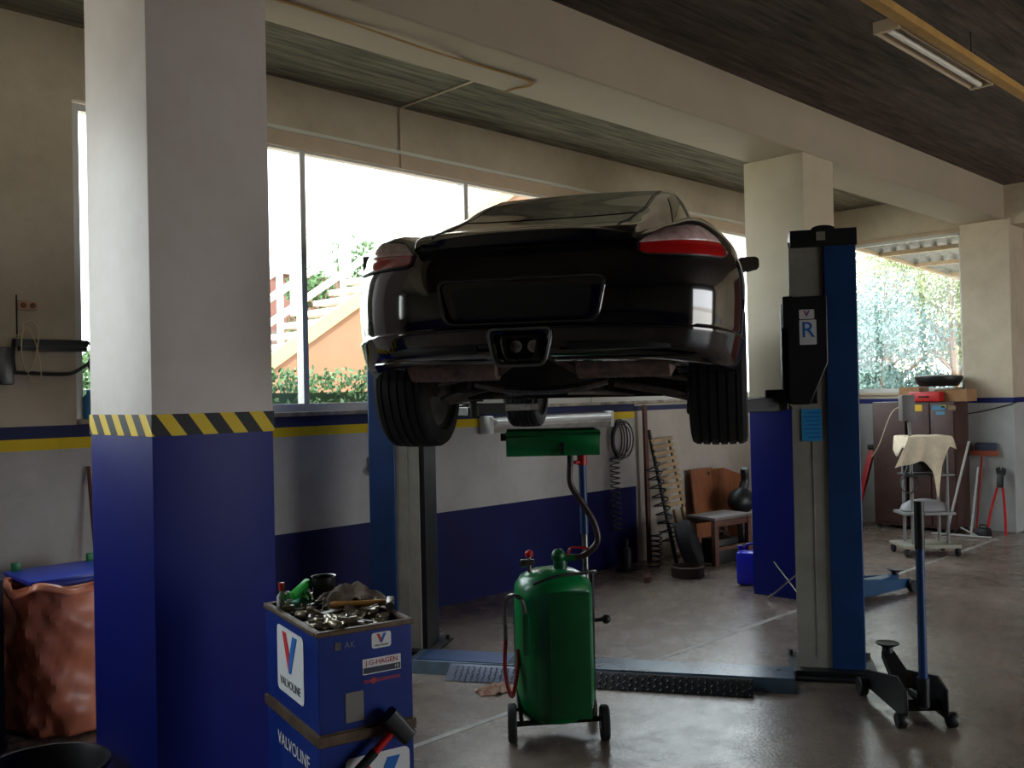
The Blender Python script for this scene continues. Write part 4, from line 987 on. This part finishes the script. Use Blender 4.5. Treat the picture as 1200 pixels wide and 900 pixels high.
# dark clutter low along the wall
t = thing('brake_drum', 'rusty brake drum lying on the floor in front of the coil springs', 'brake drum', (7.20, 5.02, 0))
MB().lathe([(.03, 0), (.14, 0), (.15, .01), (.15, .09), (.135, .10), (.135, .03), (.05, .03), (.05, .07), (.03, .07)], (0, 0, 0), (0, 0, 1), 32).build('drum', mat('rust', (70, 46, 38), .7, var=.5), t)
t = thing('old_tyre', 'small worn tyre propped between the dark rod and the wooden stool', 'tyre', (7.52, 5.22, .235), rot=(1.25, 0, .5))
MB().lathe([(.15, -.06), (.20, -.075), (.225, -.05), (.225, .05), (.20, .075), (.15, .06)], (0, 0, 0), (0, 0, 1), 36).build('carcass', M['rubber'], t)
t = thing('timber_offcut', 'short timber offcut lying on the floor beside the rusty brake drum', 'timber', (6.72, 5.12, 0), .3)
MB().tube([(0, 0, .026), (.34, .12, .026)], .035, n=4).build('offcut', M['old_wood'], t)
t = thing('battery_charger', 'black box under the stool by the window wall', 'charger', (8.02, 5.20, 0), -.12)
m = MB(); m.box((0, 0, .12), (.30, .22, .24), bevel=.012); m.build('case', M['black_plastic'], t)
MB().tube([(-.1, 0, .24), (-.08, 0, .29), (.08, 0, .29), (.1, 0, .24)], .01, smooth=3).build('handle', M['dark_trim'], t)
t = thing('hydraulic_bottle_jack', 'dark bottle jack on the floor against the wall below the coiled cables', 'bottle jack', (7.05, 5.60, 0))
m = MB(); m.box((0, 0, .02), (.16, .13, .04), bevel=.008); m.lathe([(.05, .04), (.05, .20), (.035, .22), (.02, .22), (.02, .28), (.028, .285), (.028, .30)], (0, 0, 0), (0, 0, 1), 20); m.build('jack', M['lift_black'], t)

# ================================================================= RIGHT SIDE
# four-way wheel wrench against the far pillar
t = thing('wheel_wrench', 'four-way wheel wrench leaning on the foot of the far blue pillar', 'wheel wrench', (6.86, 3.80, .0))
d1 = Vector((-.03, -.30, .30)); o_ = Vector((-.06, .17, .014)); m = MB(); m.tube([o_, o_+Vector((.03, -.34, .30))], .008); m.tube([o_+Vector((0, -.33, 0)), o_+Vector((.035, -.04, .29))], .008)
for p, q in ((o_, o_+Vector((.004, -.04, .035))), (o_+Vector((.026, -.30, .265)), o_+Vector((.03, -.34, .30))), (o_+Vector((0, -.33, 0)), o_+Vector((.004, -.30, .03)))): m.cyl(p, q, .013)
m.build('cross', M['chrome'], t)
def trolley_jack(name, label, loc, rz, L_, mbody, hl, hdir, mh, pad_z=.16):
    """x = forward (saddle end)"""
    zk = 1.35 if hl else 1
    t = thing(name, label, 'trolley jack', loc, rz)
    m = MB()
    for y in (-.10, .10):
        m.prism([(-L_/2, .03*zk), (L_/2, .03*zk), (L_/2, .10*zk), (L_*.15, .13*zk), (-L_*.30, .17*zk), (-L_/2, .14*zk)], (0, y-.006, 0), (1, 0, 0), (0, 0, 1), (0, .012, 0))
    m.b2(-L_*.35, -L_*.05, -.095, .095, .06, .12); m.cyl((-L_*.1, 0, .10), (-L_*.42, 0, .11), .035)
    fr_ = m.build('side_frame', mbody, t, bevel=.004)
    m = MB(); m.loft([[(-L_*.05, y, .09) for y in (-.06, .06)]+[(-L_*.05, y, .13) for y in (.06, -.06)], [(L_*.42, y, pad_z-.04) for y in (-.035, .035)]+[(L_*.42, y, pad_z) for y in (.035, -.035)]]); arm = m.build('lift_arm', mbody, t, bevel=.004)
    m = MB(); m.cyl((L_*.42, 0, pad_z-.01), (L_*.42, 0, pad_z+.02), .028); m.lathe([(.03, .02), (.06, .035), (.062, .042), (.03, .036)], (L_*.42, 0, pad_z), (0, 0, 1), 20); m.build('saddle', M['lift_black'], arm)
    for x, y, r in ((L_*.46, .135, .05), (L_*.46, -.135, .05), (-L_*.46, .125, .038), (-L_*.46, -.125, .038)):
        m = MB(); m.lathe([(.01, -.02), (r*.9, -.022), (r, -.016), (r, .016), (r*.9, .022), (.01, .02)], (x, y, r), (0, 1, 0), 24); m.build('wheel', M['lift_black'], t)
    if hl:
        p = Vector((-L_*.42, 0, .12)); h = Vector(hdir).normalized()
        m = MB(); m.cyl(p-h*.02, p+h*.12, .030); m.build('handle_socket', mbody, t)
        MB().tube([p+h*.08, p+h*hl*.78], .021, n=14).build('handle', mh, t)
        MB().tube([p+h*hl*.76, p+h*hl], .024, n=14).build('handle_grip', M['black_plastic'], t)
    return t
trolley_jack('trolley_jack', 'black trolley jack in front of the lift post, with a tall upright blue handle', (4.93, 2.09, 0), math.radians(44), .56, M['lift_black'], 1.00, (.0, .0, 1), M['lift_blue'], .25)
trolley_jack('trolley_jack', 'low blue trolley jack lying on the floor behind the lift post', (7.47, 3.42, 0), math.radians(-10), .78, mat('jack_blue', (16, 66, 104), .4, var=.2), 0, (0, 0, 1), M['lift_blue'], .13)

# diagnostic cart with cloth
t = thing('instrument_cart', 'grey tubular instrument cart on castors beneath a cream cloth', 'cart', (9.62, 3.84, 0), math.radians(-45))
g = M['grey_paint']; Wc, Dc = .38, .30
m = MB(); m.box((0, 0, .10), (.56, .40, .035), bevel=.01); m.build('base', mat('base_plate_grey', (150, 146, 132), .6, var=.2), t)
for x in (-.25, .25):
    for y in (-.17, .17):
        m = MB(); m.lathe([(.01, -.015), (.036, -.016), (.04, -.01), (.04, .01), (.036, .016), (.01, .015)], (x, y, .04), (1, 0, 0), 18); m.cyl((x, y, .05), (x, y, .085), .008); m.build('castor', M['rubber'], t)
for x in (-.16, .19):
    for y in (-.10, .10): MB().tube([(x, y, .11), (x, y, 1.15)], .016, n=10).build('upright', g, t)
m = MB(); m.box((0, 0, .42), (.50, .32, .03), bevel=.008); sh = m.build('lower_shelf', g, t)
m = MB(); m.box((0.02, 0, .80), (.46, .30, .02), bevel=.006); m.build('middle_shelf', M['dark_trim'], t)
m = MB(); m.box((0, 0, 1.165), (.40, .32, .03), bevel=.008); m.build('top_shelf', g, t)
m = MB(); m.box((-.02, 0, .93), (.26, .22, .20), bevel=.02); m.build('instrument_box', M['lift_black'], t)
m = MB(); m.tube([(-.14, -.05, 1.16), (-.16, -.05, 1.38)], .016); m.build('screen_arm', g, t)
m = MB(); m.box((-.17, -.05, 1.47), (.13, .10, .26), bevel=.012); m.build('meter_head', mat('meter_grey', (96, 94, 92), .5), t)
m = MB(); m.tube([(-.17, -.12, .84)]+[(-.20+.09*math.cos(a), -.14, .72+.09*math.sin(a)) for a in np.linspace(1.5, 8.5, 20)]+[(-.18, -.12, .95)], .008, smooth=2); m.build('cable_loop', M['black_plastic'], t)
t = thing('rounded_cover', 'grey rounded cover lying on the lower shelf of the instrument cart', 'cover', (9.62, 3.84, .437), math.radians(-45))
m = MB(); m.lathe([(.20, 0), (.21, .01), (.19, .06), (.13, .10), (.03, .12)], (0, 0, 0), (0, 0, 1), 32)
for v in m.bm.verts: v.co.x *= 1.15; v.co.y *= .7
m.build('cover', mat('dome_grey', (138, 136, 138), .45), t); 
t = thing('draped_cloth', 'cream cloth draped over the instrument cart, hanging in two points', 'cloth', (9.62, 3.84, 1.18), math.radians(-45))
def cl(u, v):
    x = (u-.5)*2; y = (v-.5)*2   # cloth as a square turned so two corners hang
    px, py = x*.36, y*.36-.08
    hx = max(0, abs(px)-.205); hy = max(0, -py-.165); hy2 = max(0, py-.165)
    hem = cr([-1, -.6, -.25, 0, .22, .45, .7, 1], [.30, .27, .24, .34, .60, .26, .10, .13], x)
    if y < -.20: # front skirt hangs down to an uneven hem
        q = (-.20-y)/.80; xx = x*(.215+(.15*q if x < 0 else .04*q)); fo = .02*math.sin(x*11+1)*q
        return (xx, -.180-.02*math.sin(min(1, q*3)*PI/2)-fo, .006-hem*q**1.0)
    py = .175-(1-y)*.355/1.2
    if abs(x) <= .82: return (x*.215/.82, py, .006+.002*math.sin(x*9))
    q = (abs(x)-.82)/.18; return ((.215+.012*q)*(1 if x > 0 else -1), py, .006-q*(.16 if x < 0 else .10)*(1+.3*math.sin(py*20)))
    drop = hx*1.15+hy*1.9+hy2*1.0+(.10*max(0, -y)*(1-abs(x-.15)) if y < -.35 else 0)
    cx = max(-.215-hx*.35, min(.215+hx*.35, px)); cy_ = max(-.175-hy*.10, min(.175, py))
    fold = .015*math.sin(x*14+y*3)*min(1, drop*6)
    return (cx+fold*.6, cy_-abs(fold), .006-drop)
MB().grid(cl, 48, 48).build('cloth', M['cream_cloth'], t, solid=.004)

# brown steel cabinets on the far wall
t = thing('steel_cabinet', 'dark brown steel cabinet under the far window, the narrower one nearer the corner', 'cabinet', (11.34, 4.83, 0), PI/2)
def cabin(t, w, h, d, doors):
    MB().box((0, 0, h/2+.02), (w, d, h-.04), bevel=.006).build('carcass', M['brown_steel'], t)
    for i in range(doors):
        x0 = -w/2+w*i/doors
        o = MB().b2(x0+.008, x0+w/doors-.008, d/2-.0, d/2+.016, .08, h-.02, bevel=.004).build('door', M['brown_steel'], t)
        MB().b2(x0+w/doors-.05, x0+w/doors-.035, d/2+.016, d/2+.03, h*.5, h*.5+.10, bevel=.003).build('handle', M['satin_steel'], o)
    for x in (-w/2+.04, w/2-.04):
        for y in (-d/2+.04, d/2-.04): MB().b2(x-.02, x+.02, y-.02, y+.02, 0, .045).build('foot', M['black_plastic'], t)
cabin(t, .40, 1.50, .42, 1)
t = thing('steel_cabinet', 'wide dark brown steel cabinet with yellow and blue stickers under the far window', 'cabinet', (11.34, 4.345, 0), PI/2)
cabin(t, .54, 1.50, .42, 2)
mt = lambda c: mat('decal', c, .5)
for (x, z, w, h, c) in ((.15, 1.43, .13, .075, (220, 176, 30)), (-.10, 1.43, .15, .05, (60, 120, 150)), (-.12, 1.37, .10, .035, (70, 130, 160)), (-.03+.0-.13, 1.445, .05, .03, (210, 200, 60)), (-.25, 1.43, .08, .05, (120, 96, 60))):
    MB().box((x, .2275+.0, z), (w, .002, h)).build('decal', mt(c), t)
MB().box((.245-.0+.04, .2275, 1.42), (.07, .002, .06)).build('decal', mt((190, 170, 150)), t)
t = thing('cardboard_box', 'flat cardboard box on the wide brown cabinet, at its right end', 'box', (11.36, 4.14, 1.50), PI/2)
m = MB(); m.box((0, 0, .07), (.36, .30, .14)); m.build('carton', M['cardboard'], t)
m = MB(); m.box((0, 0, .1415), (.06, .30, .002)); m.build('tape', M['pale_wood'], t)
t = thing('cardboard_box', 'cardboard box on the brown cabinets beside the grey meter', 'box', (11.36, 4.62, 1.50), PI/2)
m = MB(); m.box((0, 0, .085), (.24, .28, .17)); m.build('carton', M['cardboard'], t)
m = MB(); m.box((0, 0, .1715), (.05, .28, .002)); m.build('tape', M['pale_wood'], t)
t = thing('red_case', 'red plastic tool case on the wide brown cabinet under the black pan', 'case', (11.20, 4.40, 1.50), PI/2)
m = MB(); m.box((0, 0, .06), (.36, .22, .115), bevel=.015); m.build('shell', M['red_paint'], t)
m = MB(); m.tube([(-.05, .11, .06), (-.05, .135, .06), (.05, .135, .06), (.05, .11, .06)], .008); m.build('handle', M['black_plastic'], t)
t = thing('drain_pan', 'black round lidded plastic pan on top of the red case and cardboard box', 'pan', (11.28, 4.30, 1.675), 0)
m = MB(); m.lathe([(.001, 0), (.20, 0), (.245, .05), (.262, .085), (.262, .12), (.235, .125), (.16, .135), (.001, .14)], (0, 0, 0), (0, 0, 1), 36); m.build('pan', M['black_plastic'], t)
t = thing('white_cable', 'pale cable drooping from the narrow cabinet top to the red jack handle', 'cable', (11.0, 4.72, 1.40))
MB().tube([(.05, -.08, .06), (.0, .0, .0), (-.02, .06, -.12), (-.0, .18, -.40), (.02, .28, -.55)], .006, smooth=8, n=6).build('cable', mat('cable_pale', (200, 184, 150), .6), t)
m = None
t = thing('wall_cable', 'dark cable sagging along the far pier towards the door recess', 'cable', (XF-.07, 3.9, 1.40))
MB().tube([(0, .24, -.06), (-.0, .0, -.02), (-.0, -.30, .06), (.1, -.36, .10)], .006, smooth=6, n=6).build('cable', M['dark_trim'], t)
# red jack handle left, tools on the right
t = thing('crane_leg', 'red steel crane leg leaning between the lift post and the narrow brown cabinet', 'crane leg', (11.08, 5.26, 0))
m = MB(); m.loft([[(x+.03*a, y+.032*b, z) for a, b in ((-1, -1), (1, -1), (1, 1), (-1, 1))] for x, y, z in ((.0, .02, .02), (.22, -.14, .92))]); m.build('leg', M['red_paint'], t)
MB().box((.22, -.14, .95), (.09, .09, .06), bevel=.01).build('bracket', M['lift_black'], t)
t = thing('bolt_cutter', 'red-handled bolt cutter standing head-up against the far pier', 'bolt cutter', (11.28, 3.70, 0))
for (y0, nm) in ((.10, 'handle'), (-.10, 'handle')):
    MB().tube([(-.04, y0, .01), (.03, y0*.75, .25), (.12, y0*.30, .52)], .014, smooth=4).build(nm, M['red_paint'], t)
m = MB(); m.box((.135, 0, .60), (.03, .07, .16), rot=(0, .2, 0), bevel=.01); m.prism([(-.04, 0), (.04, 0), (.055, .07), (.015, .09), (.0, .04), (-.015, .09), (-.055, .07)], (.155, 0, .66), (0, 1, 0), (0, 0, 1), (.025, 0, 0)); m.build('jaws', M['lift_black'], t)
t = thing('push_broom', 'broom standing upside down against the far pier, grey-blue head up', 'broom', (11.34, 3.93, 0))
MB().tube([(-.05, 0, 0), (.14, -.02, .86)], .012).build('handle', mat('broom_red', (150, 40, 34), .5), t)
m = MB(); m.box((.15, -.04, .90), (.05, .30, .06), bevel=.015); m.build('head', mat('broom_orange', (170, 84, 54), .6), t)
m = MB(); m.box((.16, -.06, .97), (.06, .24, .10), bevel=.03); m.build('bristles', mat('bristle_blue', (66, 74, 92), .9, bump=.8, bscale=60), t)
t = thing('metal_frame', 'light grey angled tube frame leaning beside the wide brown cabinet', 'metal frame', (10.98, 3.98, 0))
m = MB(); m.tube([(-.06, .14, .012), (.22, -.03, 1.05)], .014, n=8); m.tube([(.0, -.10, .012), (.22, -.12, .76)], .012, n=8); m.tube([(-.06, .30, .014), (-.02, -.32, .014)], .012, n=8); m.tube([(-.02, -.0, .1), (.02, -.16, .014)], .010, n=8)
m.build('frame', mat('frame_grey', (168, 166, 162), .5), t)
t = thing('scrap_weight', 'dark iron weight on the floor between the broom and the bolt cutter', 'weight', (11.14, 3.80, 0))
m = MB(); m.box((0, 0, .045), (.16, .15, .09), bevel=.02, taper=.8); m.tube([(0, -.04, .08), (0, -.03, .12), (0, .03, .12), (0, .04, .08)], .01, smooth=3); m.build('weight', M['lift_black'], t)
t = thing('cleaning_rag', 'crumpled cream and red rag on the floor by the chequer-plate ramp', 'rag', (3.74, 3.93, .0), -.4)
def rg2(u, v):
    x, y = (u-.5)*.24, (v-.5)*.13; r = math.hypot((u-.5)*2, (v-.5)*2)
    return (x, y+.01*math.sin(u*13), .004+max(0, .035*(1-r*r*.9)+.012*math.sin(u*19+v*6)*math.cos(v*15)))
MB().grid(rg2, 30, 18).build('rag', mat('rag_cream', (190, 172, 148), .95, rgb2=(150, 96, 84), scale=14, bump=.4), t, solid=.003)
# ================================================================= OUTSIDE
M['peach'] = mat('peach_render', (134, 96, 72), .8, var=.1, scale=2)
M['stair_white'] = mat('stair_white', (232, 222, 208), .6)
M['leaf_a'] = mat('leaf_green', (92, 128, 76), .6, rgb2=(52, 84, 50), scale=5)
M['leaf_hazy'] = mat('leaf_haze', (170, 176, 134), .6, rgb2=(126, 140, 100), scale=4)  # leaf colour paled to carry the haze and glare outside
M['leaf_c'] = mat('leaf_blue', (122, 148, 144), .6, rgb2=(84, 112, 110), scale=4)
M['bark'] = mat('bark', (120, 98, 80), .8)
S(MB().b2(-6, 40, 6.08, 40, -.2, .9).build('ground_outside', mat('yard_ground', (214, 204, 184), .9, var=.1, scale=1)))
S(MB().b2(12.4, 40, -10, 6.08, -.2, .2).build('ground_outside', mat('yard_ground2', (150, 140, 118), .9, var=.3, scale=1)))
S(MB().b2(-30, -4.7, -30, 30, -.2, -.01).build('forecourt', mat('forecourt', (220, 214, 204), .9)))
S(MB().b2(-4.7, 40, -30, -6.2, -.2, -.01).build('forecourt', mat('forecourt', (220, 214, 204), .9)))

# peach stair block
t = thing('outdoor_staircase', 'peach outdoor staircase with white railings seen through the long window', 'staircase', (6.0, 11.5, .9))
# slope of the stringer: rises to the right
k = (3.23-2.14)/(8.54-6.82)
def zs(x): return 2.14+(x-6.82)*k-.9
x0, x1 = -.3, 6.6
MB().prism([(x0, 0), (x1, 0), (x1, zs(x1+6)), (x0, max(.02, zs(x0+6)))], (0, 0, 0), (1, 0, 0), (0, 0, 1), (0, .25, 0)).build('flank_wall', M['peach'], t)
MB().prism([(x0, zs(x0+6)-.02), (x1, zs(x1+6)-.02), (x1, zs(x1+6)+.20), (x0, zs(x0+6)+.20)], (0, -.06, 0), (1, 0, 0), (0, 0, 1), (0, .08, 0)).build('stringer', mat('stringer_yellow', (186, 160, 108), .6), t)
st = MB()
for i in range(22):
    x = x0+i*.30; st.b2(x, x+.32, .02, 1.4, zs(x+6)+.02, zs(x+6)+.10)
st.build('steps', M['stair_white'], t)
for yy, nm in ((0, 'railing'), (1.35, 'railing')):
    r = MB()
    for h, th in ((1.30, .08), (.95, .05), (.62, .05)):
        r.prism([(x0, zs(x0+6)+h-th), (x1, zs(x1+6)+h-th), (x1, zs(x1+6)+h+th), (x0, zs(x0+6)+h+th)], (0, yy-.03, 0), (1, 0, 0), (0, 0, 1), (0, .06, 0))
    for i in range(7):
        x = x0+.2+i*1.05; r.b2(x-.04, x+.04, yy-.022, yy+.022, zs(x+6)+.1, zs(x+6)+1.25)
    r.build(nm, M['stair_white'], t)
t = thing('house', 'pink rendered house wall with shutters behind the outdoor staircase', 'house', (9.5, 16, .9))
MB().b2(-3, 7, 0, .3, 0, 3.2).build('wall', mat('pink_wall', (120, 80, 70), .8, var=.1), t)
MB().b2(-3.1, 7.1, -.1, .4, 3.2, 3.32).build('coping', M['stair_white'], t)
for x in (-.8, 1.6, 4.0): MB().b2(x, x+.9, -.05, .02, .9, 2.1).build('shutter', mat('shutter', (110, 92, 84), .6), t)

def leaves(n, fn, size, rng):
    b = MB()
    for _ in range(n):
        c = Vector(fn(rng)); s_ = size*rng.uniform(.6, 1.3)
        e = Euler((rng.uniform(0, 6), rng.uniform(0, 6), rng.uniform(0, 6))).to_matrix()
        v = [b.bm.verts.new(c+e@Vector(p)*s_) for p in ((-.5, 0, 0), (0, -.28, .05), (.6, 0, 0), (0, .28, .05))]
        b.bm.faces.new(v)
    return b
rng = random.Random(3)
# hedge right outside the sill
t = thing('clipped_hedge', 'low green hedge growing just outside the long window', 'hedge', (6, 7.9, .9))
hb = leaves(18000, lambda r: (r.uniform(-4.2, 6), r.uniform(-.35, .35)*1.0, .05+ (.98+.07*math.sin(r.uniform(0, 60)))*r.random()**.5), .055, rng)
hb.build('foliage', M['leaf_a'], t, smooth=0)
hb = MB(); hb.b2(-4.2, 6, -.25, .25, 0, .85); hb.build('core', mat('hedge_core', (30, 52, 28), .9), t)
def tree(label, x, y, z, h, r, m, n, sz=.16, seed=1, nm='broadleaf_tree', trunk=.09):
    rg = random.Random(seed); t = thing(nm, label, 'tree', (x, y, z), group=None)
    tr = MB(); tr.tube([(0, 0, 0), (.05, .03, h*.3), (-.08, .05, h*.6), (.03, 0, h*.9)], [trunk, trunk*.8, trunk*.55, trunk*.25], smooth=3)
    for i in range(5):
        a = rg.uniform(0, 6.28); z0 = h*rg.uniform(.3, .6)
        tr.tube([(0, 0, z0), (math.cos(a)*r*.4, math.sin(a)*r*.4, z0+h*.15), (math.cos(a)*r*.75, math.sin(a)*r*.75, z0+h*.28)], [trunk*.5, trunk*.3, trunk*.12], smooth=3, n=6)
    tr.build('trunk', M['bark'], t)
    blobs = [(rg.uniform(-.6, .6)*r, rg.uniform(-.6, .6)*r, h*rg.uniform(.3, .95), r*rg.uniform(.3, .55)) for _ in range(14)]
    def f(g):
        b = g.choice(blobs); d = Vector((g.gauss(0, 1), g.gauss(0, 1), g.gauss(0, 1))).normalized()*b[3]*g.uniform(.5, 1)
        return (b[0]+d.x, b[1]+d.y, max(.1, b[2]+d.z*.8))
    leaves(n*3, f, sz*.5, rg).build('crown', m, t, smooth=0)
tree('blue-green bushy tree low in the far window, nearest the window frame', 18, 8.6, .2, 3.3, 1.6, M['leaf_c'], 3500, seed=1)
tree('haze-paled olive tree filling the middle of the far window', 20, 8.6, .2, 5.6, 1.9, M['leaf_hazy'], 3500, seed=2)
tree('haze-paled green tree by the grey shed in the far window', 19, 6.9, .2, 4.6, 1.6, M['leaf_hazy'], 3200, seed=3)
tree('dark green shrub at the foot of the trees in the far window', 17, 7.4, .2, 2.6, 1.3, M['leaf_c'], 2600, seed=4)
#tree('tall hazy tree farthest away in the far window', 24, 9.8, .2, 5.2, 2.2, M['leaf_hazy'], 3500, seed=5)
tree('green tree behind the outdoor staircase railings', 9.8, 14.2, .9, 3.6, 1.2, M['leaf_a'], 3000, seed=6)
tree('rounded green bush behind the left end of the outdoor staircase', 6.4, 13.6, .9, 2.6, 1.1, M['leaf_a'], 2500, seed=7)
tree('small green bush seen past the hose bracket in the narrow strip of window', 3.3, 8.4, .9, 1.25, .5, M['leaf_a'], 1500, seed=8, sz=.09)
t = thing('garden_shed', 'grey metal shed low in the far window beside the trees', 'shed', (21.5, 6.9, .2))
MB().b2(-.8, .8, -.9, .7, 0, 2.6).build('shell', mat('shed_grey', (140, 146, 150), .5, metal=.3), t)
MB().prism([(-.95, 2.6), (.95, 2.6), (0, 2.95)], (0, -1.0, 0), (1, 0, 0), (0, 0, 1), (0, 1.8, 0)).build('roof', mat('shed_roof', (100, 100, 100), .6), t)
# corrugated awning over the far window
t = thing('corrugated_awning', 'grey corrugated awning outside above the far window', 'awning', (XF+.30, 4.9, 3.5))
def aw(u, v):
    x = .05+u*5.4; return (x, -3.6+v*(4.35+.10*x), .10+.03*math.sin(v*150)*1.0-.0*x)
MB().grid(aw, 6, 300).build('sheet', mat('corrugated', (126, 128, 134), .45, metal=.5, var=.3), t, solid=.004)
MB().tube([(.05, .76, .05), (5.4, 1.30, .05)], .035, n=4).build('edge_beam', M['frame_beige'], t)
for x in (1.2, 2.8, 4.6): MB().b2(x-.03, x+.03, -3.6, .78+.08*x, .01, .07).build('rafter', M['frame_beige'], t)
for yy in (-3.4, .1, 1.15): MB().b2(5.3, 5.38, yy-.04, yy+.04, -3.3, .06).build('post', M['frame_beige'], t)

# ================================================================= LIGHT + CAMERA
wd = bpy.data.worlds.new('world'); scn.world = wd; wd.use_nodes = True
nt = wd.node_tree; N = nt.nodes; L = nt.links; bg = N['Background']
tc = N.new('ShaderNodeTexCoord'); sp = N.new('ShaderNodeSeparateXYZ'); L.new(tc.outputs['Generated'], sp.inputs[0])
r = N.new('ShaderNodeValToRGB'); e = r.color_ramp.elements
e[0].position = 0; e[0].color = (.55, .50, .44, 1); e[1].position = .5; e[1].color = (.94, .97, 1, 1)
x = e.new(.49); x.color = (.6, .56, .5, 1); x = e.new(1.0); x.color = (.80, .88, 1, 1)
mr = N.new('ShaderNodeMapRange'); mr.inputs['From Min'].default_value = -1; L.new(sp.outputs[2], mr.inputs['Value']); L.new(mr.outputs[0], r.inputs[0])
L.new(r.outputs[0], bg.inputs[0]); bg.inputs[1].default_value = 1.0
su = bpy.data.lights.new('sun', 'SUN'); su.energy = 1.3; su.angle = .02; su.color = (1, .93, .82)
so = bpy.data.objects.new('sun', su); COL.objects.link(so); so.rotation_euler = Euler((math.radians(38), 0, math.radians(-28)))
def portal(loc, sx, sy, d):
    l = bpy.data.lights.new('portal', 'AREA'); l.shape = 'RECTANGLE'; l.size = sx; l.size_y = sy; l.cycles.is_portal = True
    o = bpy.data.objects.new('portal', l); COL.objects.link(o); o.location = loc
    o.rotation_euler = Vector(d).to_track_quat('-Z', 'Y').to_euler()
portal((6.5, YW+.3, 2.55), 8.9, 2.1, (0, -1, 0))
portal((XF+.3, 4.87, 2.55), 1.6, 2.1, (-1, 0, 0))
portal((-1.15, YW+.3, 2.55), 4.9, 2.1, (0, -1, 0))
portal((8.2, -6.3, 1.65), 5.7, 3.4, (0, 1, 0))

cam = bpy.data.cameras.new('camera'); co = bpy.data.objects.new('camera', cam); COL.objects.link(co)
cam.sensor_width = 36; cam.lens = 1107.5/1200*36; cam.clip_start = .05; cam.clip_end = 200
y_, p_, r_ = [math.radians(a) for a in (45.152, .577, 1.233)]
fw = Vector((math.cos(y_)*math.cos(p_), math.sin(y_)*math.cos(p_), math.sin(p_)))
rt = Vector((math.sin(y_), -math.cos(y_), 0)); up = rt.cross(fw)
c_, s_ = math.cos(r_), math.sin(r_)
rt2 = rt*c_-up*s_; up2 = rt*s_+up*c_
co.matrix_world = Matrix.Translation((0, 0, 1.7)) @ Matrix((rt2, up2, -fw)).transposed().to_4x4()
scn.camera = co
vs = scn.view_settings
vs.view_transform = 'Standard'; vs.look = 'None'; vs.gamma = 1; vs.use_curve_mapping = False; vs.exposure = 2.85
cy = scn.cycles
cy.max_bounces = 10; cy.diffuse_bounces = 6; cy.glossy_bounces = 5; cy.transparent_max_bounces = 12; cy.sample_clamp_indirect = 6
cy.use_denoising = True; cy.caustics_reflective = False; cy.caustics_refractive = False
